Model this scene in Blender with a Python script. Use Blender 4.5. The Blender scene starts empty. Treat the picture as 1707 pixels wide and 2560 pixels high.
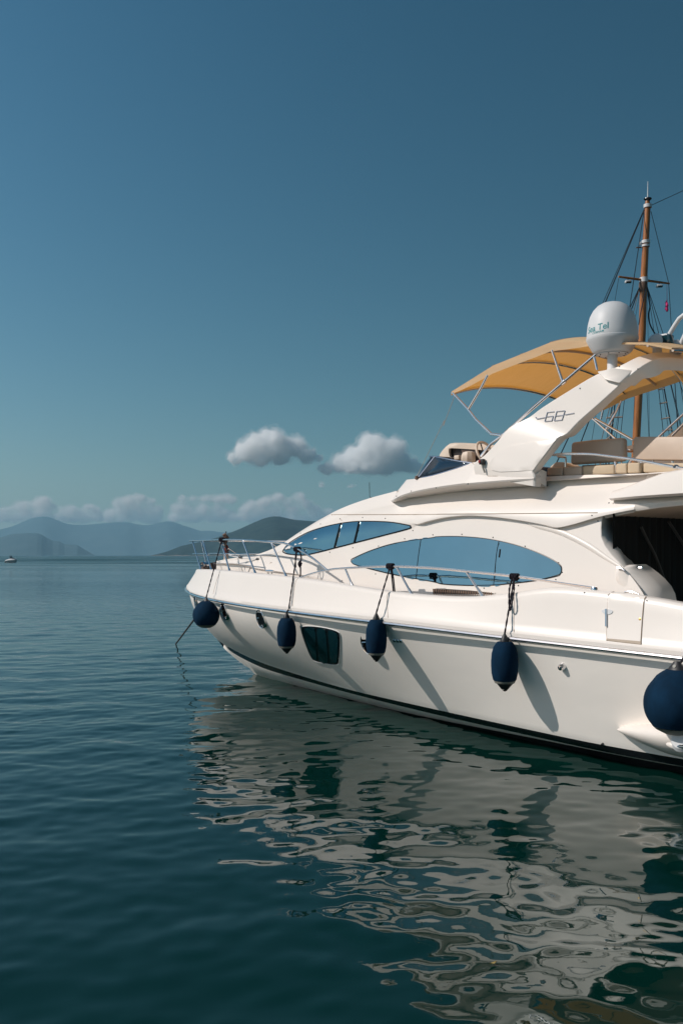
import bpy, bmesh, math, random
import numpy as np
from mathutils import Vector, Matrix, geometry
from mathutils.bvhtree import BVHTree

random.seed(4); rng = np.random.default_rng(7)
S = bpy.context.scene
COL = S.collection
R = math.radians

# ------------------------------------------------------------------ camera
F, CX, HY, EYE = 2489.0, 853.5, 1388.0, 2.45        # focal length, principal column, horizon row of the 1707x2560 photograph; eye height in m
cam = bpy.data.cameras.new('camera'); co = bpy.data.objects.new('camera', cam); COL.objects.link(co)
co.location = (0, 0, EYE); co.rotation_euler = (R(90), 0, 0)
cam.sensor_fit = 'HORIZONTAL'; cam.sensor_width = 24.0; cam.lens = 24.0 * F / 1707
cam.shift_y = (HY - 1280.0) / 1707
cam.clip_start = 0.1; cam.clip_end = 80000
S.camera = co

# ------------------------------------------------------------------ sky, sun, exposure
SUN_EL, SUN_AZ = 39.5, -98.0        # degrees; azimuth clockwise from the viewing direction
w = bpy.data.worlds.new('World'); S.world = w; w.use_nodes = True
nt = w.node_tree; bg = nt.nodes['Background']
sky = nt.nodes.new('ShaderNodeTexSky'); sky.sky_type = 'NISHITA'; sky.sun_disc = False
sky.sun_elevation = R(SUN_EL); sky.sun_rotation = R(SUN_AZ)
sky.altitude = 0; sky.air_density = 1.0; sky.dust_density = 0.6; sky.ozone_density = 1.0
sep = nt.nodes.new('ShaderNodeSeparateColor'); nt.links.new(sky.outputs[0], sep.inputs[0])
wtc = nt.nodes.new('ShaderNodeTexCoord'); wxyz = nt.nodes.new('ShaderNodeSeparateXYZ'); nt.links.new(wtc.outputs['Generated'], wxyz.inputs[0])
def wmath(op, a, b):
    m_ = nt.nodes.new('ShaderNodeMath'); m_.operation = op
    for i_, v_ in enumerate((a, b)):
        if isinstance(v_, (int, float)): m_.inputs[i_].default_value = v_
        else: nt.links.new(v_, m_.inputs[i_])
    return m_.outputs[0]
wx_ = wmath('MINIMUM', wmath('MAXIMUM', wxyz.outputs['X'], -0.6), 0.6)      # the clear sky is deeper away from the sun's side
comb = nt.nodes.new('ShaderNodeCombineColor')
for ch, (gam, mul, fall) in enumerate(((1.4, 0.275, -1.1), (1.0, 0.685, -0.9), (0.91, 0.815, -0.9))):
    nt.links.new(wmath('MULTIPLY', wmath('MULTIPLY', wmath('POWER', sep.outputs[ch], gam), mul), wmath('POWER', 2.71828, wmath('MULTIPLY', wx_, fall))), comb.inputs[ch])
nt.links.new(comb.outputs[0], bg.inputs[0])
bg.inputs[1].default_value = 0.075
sun = bpy.data.lights.new('sun', 'SUN'); sun.energy = 3.5; sun.angle = R(0.5); sun.color = (1.0, 0.935, 0.87)
so = bpy.data.objects.new('sun', sun); COL.objects.link(so)
so.rotation_euler = Vector((-math.cos(R(SUN_EL)) * math.sin(R(SUN_AZ)), -math.cos(R(SUN_EL)) * math.cos(R(SUN_AZ)), -math.sin(R(SUN_EL)))).to_track_quat('-Z', 'Y').to_euler()
so.location = (-60, 20, 60)
S.view_settings.view_transform = 'Standard'; S.view_settings.look = 'None'
S.view_settings.exposure = 0.0; S.view_settings.gamma = 1.0
S.render.engine = 'CYCLES'
cy = S.cycles
cy.use_denoising = True
cy.max_bounces = 26; cy.diffuse_bounces = 3; cy.glossy_bounces = 5; cy.transmission_bounces = 6; cy.volume_bounces = 24
cy.caustics_reflective = True; cy.blur_glossy = 0.12; cy.caustics_refractive = False
cy.sample_clamp_indirect = 8.0

# ------------------------------------------------------------------ tags
def tag(o, label=None, cat=None, group=None, kind=None):
    if label: o['label'] = label
    if cat: o['category'] = cat
    if group: o['group'] = group
    if kind: o['kind'] = kind
    return o

def empty(name, loc=(0, 0, 0), rz=0.0, parent=None):
    o = bpy.data.objects.new(name, None); COL.objects.link(o)
    o.location = loc; o.rotation_euler = (0, 0, rz); o.empty_display_size = 0.3
    if parent: o.parent = parent
    return o

# ------------------------------------------------------------------ materials
def mat(name, col, rough=0.5, metal=0.0, spec=0.5, coat=0.0, noise=None, bump=None, sheen=0.0, extra=None):
    m = bpy.data.materials.new(name); m.use_nodes = True
    n = m.node_tree; p = n.nodes['Principled BSDF']
    p.inputs['Base Color'].default_value = (*col, 1); p.inputs['Roughness'].default_value = rough
    p.inputs['Metallic'].default_value = metal; p.inputs['Specular IOR Level'].default_value = spec
    p.inputs['Coat Weight'].default_value = coat; p.inputs['Coat Roughness'].default_value = 0.25
    p.inputs['Sheen Weight'].default_value = sheen
    tc = n.nodes.new('ShaderNodeTexCoord')
    if noise:
        sc, amt = noise[0], noise[1]
        stretch = noise[2] if len(noise) > 2 else (1, 1, 1)
        mp = n.nodes.new('ShaderNodeMapping'); mp.inputs['Scale'].default_value = stretch
        n.links.new(tc.outputs['Object'], mp.inputs[0])
        t = n.nodes.new('ShaderNodeTexNoise'); t.inputs['Scale'].default_value = sc; t.inputs['Detail'].default_value = 5
        n.links.new(mp.outputs[0], t.inputs['Vector'])
        mr = n.nodes.new('ShaderNodeMapRange'); mr.inputs[1].default_value = 0.3; mr.inputs[2].default_value = 0.7
        mr.inputs[3].default_value = 1 - amt; mr.inputs[4].default_value = 1 + amt
        n.links.new(t.outputs[0], mr.inputs[0])
        mx = n.nodes.new('ShaderNodeMix'); mx.data_type = 'RGBA'; mx.blend_type = 'MULTIPLY'; mx.inputs['Factor'].default_value = 1
        mx.inputs[6].default_value = (*col, 1); n.links.new(mr.outputs[0], mx.inputs[7])
        n.links.new(mx.outputs[2], p.inputs['Base Color'])
    if bump:
        t = n.nodes.new('ShaderNodeTexNoise'); t.inputs['Scale'].default_value = bump[0]; t.inputs['Detail'].default_value = 4
        n.links.new(tc.outputs['Object'], t.inputs['Vector'])
        b = n.nodes.new('ShaderNodeBump'); b.inputs['Strength'].default_value = bump[1]; b.inputs['Distance'].default_value = bump[2]
        n.links.new(t.outputs[0], b.inputs['Height']); n.links.new(b.outputs[0], p.inputs['Normal'])
    if extra: extra(n, p, tc)
    return m

M = {}
M['gelcoat'] = mat('gelcoat', (0.80, 0.725, 0.66), 0.38, coat=0.10, noise=(0.9, 0.02), bump=(1.3, 0.12, 0.02))
M['hull_gel_brightened'] = mat('brightened_hull_gelcoat', (0.90, 0.83, 0.76), 0.42, coat=0.05, noise=(1.2, 0.03, (1, 1, 2.5)), bump=(1.1, 0.12, 0.02))  # same gelcoat as above, lightened to stand in for light off the water
M['white'] = mat('white_plastic', (0.62, 0.615, 0.615), 0.5, noise=(3, 0.03))
M['chrome'] = mat('polished_steel', (0.76, 0.75, 0.76), 0.17, metal=1.0, noise=(6, 0.05))
M['black'] = mat('black_paint', (0.008, 0.009, 0.011), 0.25, noise=(2, 0.2))
M['antifoul'] = mat('dark_antifouling', (0.007, 0.010, 0.012), 0.6, noise=(3, 0.3))
M['blackrub'] = mat('black_rubber', (0.015, 0.014, 0.016), 0.5, noise=(5, 0.2))
M['glass'] = mat('mirror_tinted_glass', (0.25, 0.405, 0.455), 0.025, metal=1.0, noise=(0.9, 0.07), bump=(1.1, 0.25, 0.03))
M['darkglass'] = mat('dark_glass', (0.006, 0.032, 0.042), 0.04, spec=0.6, noise=(2, 0.1))
M['acrylic'] = mat('smoked_acrylic', (0.012, 0.026, 0.045), 0.06, spec=0.6, noise=(2, 0.1))
M['porthole'] = mat('porthole_glass', (0.004, 0.0035, 0.0035), 0.12, spec=0.12, noise=(4, 0.1))
M['added_dark_sheet'] = mat('black_standin', (0.010, 0.009, 0.0085), 0.7, spec=0.2, noise=(2, 0.3, (1, 6, .3)))  # near-black stand-in for the dark reflection in the aft door glass
M['navy'] = mat('navy_fender_cloth', (0.0028, 0.020, 0.046), 0.9, spec=0.12, noise=(7, 0.28, (1, 1, .6)), bump=(16, 0.5, 0.006))
M['grey_vinyl'] = mat('grey_vinyl', (0.22, 0.21, 0.18), 0.5, noise=(8, 0.15))
M['rope'] = mat('black_rope', (0.018, 0.014, 0.020), 0.9, spec=0.2, noise=(60, 0.5), bump=(90, 0.6, 0.004))
M['cushion'] = mat('beige_cushion', (0.58, 0.45, 0.31), 0.6, spec=0.3, noise=(4, 0.05), bump=(6, 0.15, 0.02))
M['seatback'] = mat('taupe_seat_cover', (0.53, 0.41, 0.32), 0.45, spec=0.4, noise=(4, 0.05), bump=(4, 0.2, 0.02))
M['tan'] = mat('tan_headliner', (0.42, 0.33, 0.25), 0.6, noise=(2, 0.06))
M['seam'] = mat('joint_sealant', (0.36, 0.27, 0.20), 0.7, noise=(5, 0.1))
M['hood'] = mat('cream_upholstery', (0.66, 0.53, 0.42), 0.5, noise=(5, 0.05), bump=(10, 0.2, 0.01))
M['dash'] = mat('dark_dashboard', (0.016, 0.010, 0.009), 0.5, noise=(5, 0.2))
M['wood'] = mat('varnished_wood', (0.34, 0.115, 0.018), 0.25, coat=0.4, noise=(3.0, 0.35, (6, 6, 0.6)))
M['teak'] = mat('teak_slats', (0.30, 0.17, 0.10), 0.55, noise=(12, 0.25))
M['wire'] = mat('rigging_wire', (0.02, 0.025, 0.035), 0.4, metal=0.3, noise=(9, 0.3))
M['silver'] = mat('silver_badge', (0.45, 0.46, 0.52), 0.25, metal=0.9, noise=(9, 0.05))
M['teal'] = mat('teal_print', (0.0, 0.26, 0.28), 0.5, noise=(9, 0.05))
M['pink'] = mat('pink_cloth', (0.75, 0.05, 0.20), 0.8, noise=(9, 0.3))
M['red'] = mat('red_lens', (0.35, 0.02, 0.02), 0.2, noise=(9, 0.1))
M['brown'] = mat('weathered_brown', (0.13, 0.075, 0.05), 0.7, noise=(14, 0.4))
M['skin'] = mat('skin', (0.42, 0.24, 0.17), 0.6, noise=(9, 0.1))
M['shirt'] = mat('dark_shirt', (0.02, 0.025, 0.04), 0.9, noise=(9, 0.2))
M['leaf'] = mat('yellow_leaf', (0.45, 0.33, 0.12), 0.7, noise=(30, 0.3))

def canvas_mat():
    m = bpy.data.materials.new('bimini_canvas'); m.use_nodes = True
    n = m.node_tree; n.nodes.remove(n.nodes['Principled BSDF']); out = n.nodes['Material Output']
    tc = n.nodes.new('ShaderNodeTexCoord')
    mp = n.nodes.new('ShaderNodeMapping'); mp.inputs['Scale'].default_value = (2.0, 9.0, 9.0); n.links.new(tc.outputs['Object'], mp.inputs[0])
    t = n.nodes.new('ShaderNodeTexNoise'); t.inputs['Scale'].default_value = 1.2; t.inputs['Detail'].default_value = 6; n.links.new(mp.outputs[0], t.inputs['Vector'])
    def ramp(c1, c2):
        r = n.nodes.new('ShaderNodeMix'); r.data_type = 'RGBA'; r.inputs[6].default_value = (*c1, 1); r.inputs[7].default_value = (*c2, 1)
        n.links.new(t.outputs[0], r.inputs['Factor']); return r
    d = n.nodes.new('ShaderNodeBsdfDiffuse'); tr = n.nodes.new('ShaderNodeBsdfTranslucent')
    r1 = ramp((0.88, 0.67, 0.41), (0.93, 0.74, 0.49)); n.links.new(r1.outputs[2], d.inputs[0])
    r2 = ramp((0.70, 0.275, 0.022), (0.82, 0.35, 0.045)); n.links.new(r2.outputs[2], tr.inputs[0])
    b = n.nodes.new('ShaderNodeBump'); b.inputs['Strength'].default_value = 0.35; b.inputs['Distance'].default_value = 0.03
    n.links.new(t.outputs[0], b.inputs['Height']); n.links.new(b.outputs[0], d.inputs['Normal'])
    mx = n.nodes.new('ShaderNodeMixShader'); mx.inputs[0].default_value = 0.45
    n.links.new(d.outputs[0], mx.inputs[1]); n.links.new(tr.outputs[0], mx.inputs[2]); n.links.new(mx.outputs[0], out.inputs[0])
    return m
M['canvas'] = canvas_mat()

# ------------------------------------------------------------------ mesh builder
class MB:
    def __init__(s): s.v = []; s.f = []; s.m = []
    def add(s, vs, fs, mi=0):
        o = len(s.v); s.v += [tuple(p) for p in vs]; s.f += [tuple(i + o for i in q) for q in fs]; s.m += [mi] * len(fs); return s
    def grid(s, rows, mi=0, close_u=False, close_v=False):
        nr, nc = len(rows), len(rows[0]); vs = [p for r in rows for p in r]; fs = []
        mis = []
        for i in range(nr if close_v else nr - 1):
            for j in range(nc if close_u else nc - 1):
                fs.append((i * nc + j, i * nc + (j + 1) % nc, ((i + 1) % nr) * nc + (j + 1) % nc, ((i + 1) % nr) * nc + j))
                mis.append(mi(i, j) if callable(mi) else mi)
        o = len(s.v); s.v += [tuple(p) for p in vs]; s.f += [tuple(k + o for k in q) for q in fs]; s.m += mis; return s
    def tube(s, pts, r, seg=10, closed=False, mi=0, caps=True):
        pts = [Vector(p) for p in pts]; n = len(pts); rs = r if isinstance(r, (list, tuple)) else [r] * n
        up = None; rings = []
        for i, p in enumerate(pts):
            a = pts[(i - 1) % n] if (closed or i > 0) else p; b = pts[(i + 1) % n] if (closed or i < n - 1) else p
            t = (b - a).normalized() if (b - a).length > 1e-9 else Vector((0, 0, 1))
            if up is None:
                up = Vector((0, 0, 1)) if abs(t.z) < 0.9 else Vector((1, 0, 0))
            x = (up - t * up.dot(t))
            if x.length < 1e-6: x = Vector((1, 0, 0)) - t * t.x
            x.normalize(); y = t.cross(x); up = x
            rings.append([p + (x * math.cos(2 * math.pi * k / seg) + y * math.sin(2 * math.pi * k / seg)) * rs[i] for k in range(seg)])
        o = len(s.v)
        s.grid(rings, mi, close_u=True, close_v=closed)
        if caps and not closed:
            s.f.append(tuple(o + k for k in range(seg))[::-1]); s.m.append(mi)
            s.f.append(tuple(o + (n - 1) * seg + k for k in range(seg))); s.m.append(mi)
        return s
    def lathe(s, prof, seg=32, c=(0, 0, 0), ax=None, mi=0, squash=(1, 1)):
        ax = Vector(ax or (0, 0, 1)).normalized(); c = Vector(c)
        x = ax.orthogonal().normalized() if abs(ax.z) < 0.999 else Vector((1, 0, 0)); y = ax.cross(x)
        rows = [[c + ax * z + (x * math.cos(2 * math.pi * k / seg) * squash[0] + y * math.sin(2 * math.pi * k / seg) * squash[1]) * max(r, 1e-4) for k in range(seg)] for r, z in prof]
        return s.grid(rows, mi, close_u=True)
    def box(s, c, size, rot=None, mi=0):
        c = Vector(c); hx, hy, hz = [k / 2 for k in size]; Rm = rot or Matrix.Identity(3)
        vs = [c + Rm @ Vector((x * hx, y * hy, z * hz)) for x in (-1, 1) for y in (-1, 1) for z in (-1, 1)]
        return s.add(vs, [(0, 1, 3, 2), (4, 6, 7, 5), (0, 4, 5, 1), (2, 3, 7, 6), (0, 2, 6, 4), (1, 5, 7, 3)], mi)
    def build(s, name, mats, parent=None, sharp=35, bevel=0.0, segs=2, subsurf=0, merge=1e-4):
        me = bpy.data.meshes.new(name); me.from_pydata([tuple(p) for p in s.v], [], s.f)
        if not isinstance(mats, (list, tuple)): mats = [mats]
        for m in mats: me.materials.append(m)
        me.polygons.foreach_set('material_index', s.m)
        bm = bmesh.new(); bm.from_mesh(me)
        if merge: bmesh.ops.remove_doubles(bm, verts=bm.verts, dist=merge)
        bmesh.ops.dissolve_degenerate(bm, dist=1e-6, edges=bm.edges)
        if bevel:
            es = [e for e in bm.edges if len(e.link_faces) == 2 and e.calc_face_angle(0) > R(25)]
            bmesh.ops.bevel(bm, geom=es, offset=bevel, segments=segs, profile=0.5, affect='EDGES', clamp_overlap=True)
        bmesh.ops.recalc_face_normals(bm, faces=bm.faces)
        bm.to_mesh(me); bm.free()
        me.polygons.foreach_set('use_smooth', [True] * len(me.polygons))
        me.set_sharp_from_angle(angle=R(sharp))
        o = bpy.data.objects.new(name, me); COL.objects.link(o)
        if parent: o.parent = parent
        if subsurf:
            md = o.modifiers.new('s', 'SUBSURF'); md.levels = md.render_levels = subsurf
        return o

def cr(pts, n=8, closed=False):
    """smooth Catmull-Rom curve through points of any dimension"""
    P = [np.array(p, float) for p in pts]; N = len(P); out = []
    for i in range(N if closed else N - 1):
        p1, p2 = P[i], P[(i + 1) % N]
        p0 = P[i - 1] if (closed or i > 0) else 2 * p1 - p2
        p3 = P[(i + 2) % N] if (closed or i < N - 2) else 2 * p2 - p1
        for k in range(n):
            t = k / n
            out.append(0.5 * (2 * p1 + (p2 - p0) * t + (2 * p0 - 5 * p1 + 4 * p2 - p3) * t * t + (3 * p1 - p0 - 3 * p2 + p3) * t ** 3))
    if not closed: out.append(P[-1])
    return [Vector(p) for p in out] if len(P[0]) == 3 else out

# ------------------------------------------------------------------ surveying: photograph points -> metres in the yacht's own frame
YAW = R(132.0); YO = Vector((-3.453, 22.296, 0))
FW = np.array([math.cos(YAW), math.sin(YAW)]); PT = np.array([-math.sin(YAW), math.cos(YAW)])
_o = np.array([YO.x, YO.y]); CL = np.array([-_o @ FW, -_o @ PT, EYE])
CROP = {0: (0, 0, 1), 1: (440, 1200, .40816), 2: (1067, 1000, .40816), 3: (1067, 440, .40816), 4: (1067, 1440, .40816), 5: (0, 1000, .5485),
        6: (440, 1300, .2041), 7: (430, 1500, .1913), 8: (980, 1050, .2041), 9: (1507, 1560, .17007)}
def q(n, x, y): a, b, s = CROP[n]; return a + x * s, b + y * s
def ray(p):
    d = np.array([(p[0] - CX) / F, 1.0]); return np.array([d @ FW, d @ PT, -(p[1] - HY) / F])
def on(p, axis, val):
    r = ray(p); return Vector(CL + r * (val - CL[axis]) / r[axis])
def at_y(n, x, y, t): return on(q(n, x, y), 1, t)
def world_at(p, Y):
    return Vector(((p[0] - CX) / F * Y, Y, EYE - (p[1] - HY) / F * Y))

yacht = empty('motor_yacht', YO, YAW)
tag(yacht, 'large cream white motor yacht with orange bimini and white satellite dome, moored at right', 'yacht')

# plan and sheer of the hull (a = metres aft of the bow datum; local x = -a, y = to port)
def smooth(x): x = min(max(x, 0), 1); return x * x * (3 - 2 * x)
def plan(a, a0, L, p, qq, B):
    u = np.clip((np.asarray(a, float) - a0) / L, 0, 1); return B * (1 - (1 - u) ** p) ** (1 / qq)
RUB = dict(a0=.36, L=9.2, p=1.9, qq=1.45, B=2.65)
TOP = dict(a0=.62, L=9.2, p=1.9, qq=1.45, B=2.52)
BOOT = dict(a0=1.17, L=11, p=1.35, qq=1.0, B=2.30)
BOOT2 = dict(a0=1.4, L=11, p=1.35, qq=1.0, B=2.25)
WHITE = dict(a0=2.45, L=10.5, p=1.25, qq=1.0, B=2.12)
WL = dict(a0=2.73, L=10.5, p=1.2, qq=1.0, B=2.06)
def ip(a, tab):
    t = np.array(tab); xs, ys = t[:, 0], t[:, 1]
    d = np.diff(ys) / np.diff(xs); m = np.concatenate([[d[0]], (d[1:] + d[:-1]) / 2, [d[-1]]])
    for i in range(len(d)):
        if d[i] == 0: m[i] = m[i + 1] = 0
    a = np.clip(np.asarray(a, float), xs[0], xs[-1]); i = np.clip(np.searchsorted(xs, a) - 1, 0, len(d) - 1)
    h = xs[i + 1] - xs[i]; u = (a - xs[i]) / h
    return ((2*u**3-3*u**2+1)*ys[i] + (u**3-2*u**2+u)*h*m[i] + (-2*u**3+3*u**2)*ys[i+1] + (u**3-u**2)*h*m[i+1])
Z_RUB = [(.3, 1.80), (1.04, 1.778), (2.08, 1.72), (3.4, 1.675), (5, 1.637), (7, 1.60), (9, 1.553), (11, 1.485), (13, 1.425), (16, 1.34), (20, 1.25)]
Z_TOP = [(.3, 2.14), (1.7, 2.16), (3.2, 2.173), (4.2, 2.16), (5.25, 2.137), (6.4, 2.10), (7.4, 2.05), (8.2, 1.99), (8.9, 1.94), (9.7, 1.908), (10.4, 1.912), (10.8, 1.945),
         (11.2, 1.995), (11.55, 2.05), (11.75, 2.064), (12.25, 2.046), (13, 1.985), (13.5, 1.92), (15, 1.80), (20, 1.55)]
Z_BOOT = [(1.0, .70), (1.17, .64), (1.5, .572), (2.1, .50), (2.7, .44), (3.5, .38), (5, .32), (7, .268), (9, .262), (11, .25), (13, .22), (20, .2)]
Z_BOOT2 = [(1.2, .62), (1.4, .57), (1.7, .46), (2.2, .38), (2.75, .32), (3.5, .26), (5, .222), (7, .19), (9, .17), (11, .158), (13, .13), (20, .1)]
Z_WHITE = [(2.3, .06), (2.5, .015), (4, .0), (7, .0), (8.6, .02), (11, .072), (13, .09), (20, .08)]
STEM = [(.36, 1.72), (.5, 1.5), (.66, 1.32), (.95, .83), (1.17, .63), (1.45, .44), (1.86, .26), (2.2, .14), (2.73, 0), (3.4, -.3), (5, -.8), (20, -.9)]
A_END = 19.6
sts = list(np.concatenate([np.linspace(.36, 3.0, 60), np.linspace(3.1, 8, 40), np.linspace(8.2, A_END, 46)]))

def hull_section(a):
    zr = float(ip(a, Z_RUB)) - .045; tr = float(plan(a, **RUB)) - .035
    tr = max(tr, 0); zst = float(np.interp(a, *zip(*STEM)))
    rows = []
    zb = float(ip(a, Z_BOOT)); tb = float(plan(a, **BOOT))
    if a < BOOT['a0']: zb, tb = zst, 0.0
    k = 1.80 - .68 * smooth((a - 3) / 7)
    for wgt in np.linspace(1, 0, 15):
        y = tb + (tr - tb) * (1 - (1 - wgt) ** k)
        rows.append((-a, y, zb + (zr - zb) * wgt))
    for tabz, par in ((Z_BOOT2, BOOT2), (Z_WHITE, WHITE), (None, WL)):
        z = float(ip(a, tabz)) if tabz else 0.0 - .03; y = float(plan(a, **par))
        if a < par['a0']: z, y = max(zst, z) if y <= 0 else z, 0.0
        z = min(z, rows[-1][2] - 1e-4) if y > 0 else max(zst, -0.9) if zst < rows[-1][2] else rows[-1][2]
        rows.append((-a, y, z))
    zk = min(max(zst, -.9), rows[-1][2]); rows.append((-a, float(plan(a, **WL)) * .75, min(zk + .25, rows[-1][2])) if a > 2.9 else rows[-1]); rows.append((-a, 0, zk))
    return rows
def mirror(p): return (p[0], -p[1], p[2])
secs = [hull_section(a) for a in sts]
hb = MB()
def hull_mi(i, j):
    return 0 if j < 14 else 1 if j == 14 else 0 if j == 15 else 2
hb.grid(secs, hull_mi); hb.grid([[mirror(p) for p in s] for s in secs], hull_mi)
last = secs[-1]
hb.add(last + [mirror(p) for p in last[::-1]], [tuple(range(2 * len(last)))])
hull = hb.build('hull', [M['hull_gel_brightened'], M['black'], M['antifoul']], yacht, sharp=40, merge=2e-4)

# bulwark: rows share a station parameter so every row closes on the centreline at the bow
ss = [0.0] + [((k + .35) / 120) ** 1.9 for k in range(1, 120)] + [1.0]
def brow(par, dz_t, ztab, off=0.0, a_shift=0.0):
    out = []
    for s_ in ss:
        a0 = par['a0'] + a_shift; a = a0 + (A_END - a0) * s_
        t = float(plan(a, **{**par, 'a0': a0})); f = min(1, t / .35)
        out.append((-a - (0 if f >= 1 else 0), max(0, t + off * f), float(ip(a, ztab)) + dz_t))
    return out
def mixrow(r1, r2, u, bulge=0.0):
    return [tuple(np.array(p) * (1 - u) + np.array(q_) * u + np.array((0, bulge * min(1, p[1]), 0))) for p, q_ in zip(r1, r2)]
r_low0 = brow(RUB, -.05, Z_RUB, -.04); r_low = brow(RUB, -.022, Z_RUB, .03); r_lip = brow(RUB, .022, Z_RUB, .03); r_in = brow(RUB, .05, Z_RUB, -.004)
r_t0 = brow(TOP, -.07, Z_TOP, .012); r_t1 = brow(TOP, -.025, Z_TOP, -.004); r_t2 = brow(TOP, -.004, Z_TOP, -.03); r_t3 = brow(TOP, 0, Z_TOP, -.06)
r_t4 = brow(TOP, 0, Z_TOP, -.16, .05); r_t5 = brow(TOP, -.30, Z_TOP, -.19, .08)
rows = [r_low0, r_low, r_lip, r_in] + [mixrow(r_in, r_t0, u, -.004 * math.sin(math.pi * u)) for u in (.2, .4, .6, .8)] + [r_t0, r_t1, r_t2, r_t3, r_t4, r_t5]
bb = MB(); bb.grid(rows); bb.grid([[mirror(p) for p in r] for r in rows])
bulwark = bb.build('bulwark', M['gelcoat'], yacht, sharp=50, merge=2e-4)
# deck sheet between the bulwarks
db = MB(); dl = [(p[0], p[1] + .01, p[2] + .06) for p in r_t5]
db.grid([dl, [(p[0], p[1] * .5, p[2] + .02) for p in dl], [(p[0], 0, p[2] + .03) for p in dl], [(p[0], -p[1] * .5, p[2] + .02) for p in dl], [mirror(p) for p in dl]])
db.build('deck', M['gelcoat'], yacht)
# chrome rubbing strip
for sgn in (1, -1):
    pts = [(p[0], sgn * (p[1] + .03), p[2] - .045) for p in brow(RUB, 0, Z_RUB, .03)]
    MB().tube(pts, .023, 8).build('rub_rail', M['chrome'], hull)

# ------------------------------------------------------------------ deckhouse
SP = dict(a0=1.05, L=9., p=1.9, qq=1.45, B=2.02)
def th(a, z): return float(plan(a, **SP)) * (1 - .085 * (z - 2.0))
Z_STEP = [(1.5, 2.27), (2.24, 2.27), (3.5, 2.275), (4.5, 2.20), (6.2, 2.10), (7, 2.01), (8, 1.95), (19, 1.9)]
Z_SIL = [(1.5, 2.29), (2.0, 2.31), (2.72, 2.375), (3.7, 2.44), (4.15, 2.48), (4.5, 2.54), (4.75, 2.59), (5.08, 2.68), (5.68, 2.885), (6.22, 3.06), (6.77, 3.215), (7.21, 3.305), (7.61, 3.37), (8.0, 3.42), (8.4, 3.47), (9, 3.49), (11, 3.50), (12.5, 3.45), (19, 3.4)]
Z_EDGE = [(8.7, 2.895), (8.9, 2.89), (9.15, 2.93), (9.4, 2.965), (9.83, 2.985), (10.3, 2.955), (10.8, 2.89), (11.15, 2.83), (11.38, 2.787), (11.55, 2.81), (12.0, 2.91), (12.65, 3.0), (14, 3.05), (19, 3.1)]
def end_a(z): return float(ip(z, [(1.5, 12.75), (1.9, 12.7), (2.1, 12.55), (2.33, 12.31), (2.49, 12.12), (2.65, 12.0), (2.87, 11.97), (3.2, 12.0)]))
def house_section(a, front=1.0):
    zt = float(ip(a, Z_SIL)); zs = float(ip(a, Z_STEP)); zs = min(zs, zt - .03)
    span = zt - zs; ds = .05 * (1 - smooth((a - 5.2) / 1.8)); de = .055 * smooth((a - 8.68) / .35)
    blend = smooth((a - 8.2) / .5)
    ze = zs + .6 * span; zg = zs + .69 * span; zl = zs + .85 * span
    if a > 8.2:
        ze = ze * (1 - blend) + float(ip(max(a, 8.7), Z_EDGE)) * blend; zg = zg * (1 - blend) + max(ze + .08, 3.02) * blend; zl = zl * (1 - blend) + 3.285 * blend
    rz = [(1.5, th(a, 1.5)), (zs - .06, th(a, zs)), (zs - .012, th(a, zs)), (zs + .012, th(a, zs) + ds)]
    for u in (.06, .12, .18, .25, .33, .42, .52, .62, .72, .82, .92):
        z = zs + (ze - zs) * u; rz.append((z, th(a, z) + ds * (1 - u) ** 2))
    rz += [(ze - .004, th(a, ze)), (ze + .012, th(a, ze) + de), (ze + .03, th(a, ze) + de)]
    rd = (1 - blend)
    rz += [(zg, th(a, zg) + de - .01 * rd), ((zg + zl) / 2, th(a, zl) + de * .3 - .025 * rd - .06 * blend), (zl - .02, th(a, zl) - .125 * blend - .05 * rd), (zl + .012, th(a, zl) - .15 * blend - .055 * rd),
           ((zl + zt) / 2, th(a, zt) - .085 * rd - .19 * blend), (zt - .01, th(a, zt) - .14 - .10 * blend)]
    tt = rz[-1][1] * front
    cam_ = .035 + .07 * smooth((a - 4.5) / 2) * (1 - smooth((a - 8) / 1))
    for u in (.85, .6, .3, 0.0):
        rz.append((zt + cam_ * (1 - u * u) * .9, tt * u))
    out = []
    for i, (z, t) in enumerate(rz):
        aa = a
        if a > 11 and i <= 15: aa = 11 + (a - 11) / (12.45 - 11) * (end_a(z) - 11)
        out.append((-aa, max(t, 0.0) * front, z))
    return out
hs = [house_section(1.86, .35), house_section(1.88, .72), house_section(1.95, .93)] + [house_section(a) for a in list(np.linspace(2.1, 8.4, 64)) + list(np.linspace(8.45, 12.45, 60))]
hb = MB(); hb.grid(hs); hb.grid([[mirror(p) for p in s_] for s_ in hs])
f0 = hs[0]; hb.add(f0 + [mirror(p) for p in f0[::-1]], [tuple(range(2 * len(f0)))])
house = hb.build('deckhouse', M['gelcoat'], yacht, sharp=42)
# beam that carries the flybridge aft over the cockpit, with its headliner
ob = MB(); rws = []
for a in [11.98, 12.2, 12.38] + list(np.linspace(12.45, 19.0, 22)):
    ze = float(ip(a, Z_EDGE)); t = th(12.4, 3.0) + (.053 if a > 12.4 else -.03)
    rws.append([(-a, 0, ze - .0), (-a, t * .5, ze - .0), (-a, t - .30, ze - .0), (-a, t - .02, ze - .008), (-a, t, ze + .02), (-a, t, 3.05 if ze < 3.0 else ze + .05), (-a, t - .18, 3.265), (-a, t - .205, 3.297), (-a, t - .31, 3.44), (-a, 0, 3.45)])
mi = lambda i, j: 1 if j < 3 else 0
ob.grid(rws, mi); ob.grid([[mirror(p) for p in r] for r in rws], mi)
ob.build('cockpit_roof', [M['gelcoat'], M['tan']], yacht, sharp=40)

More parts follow.
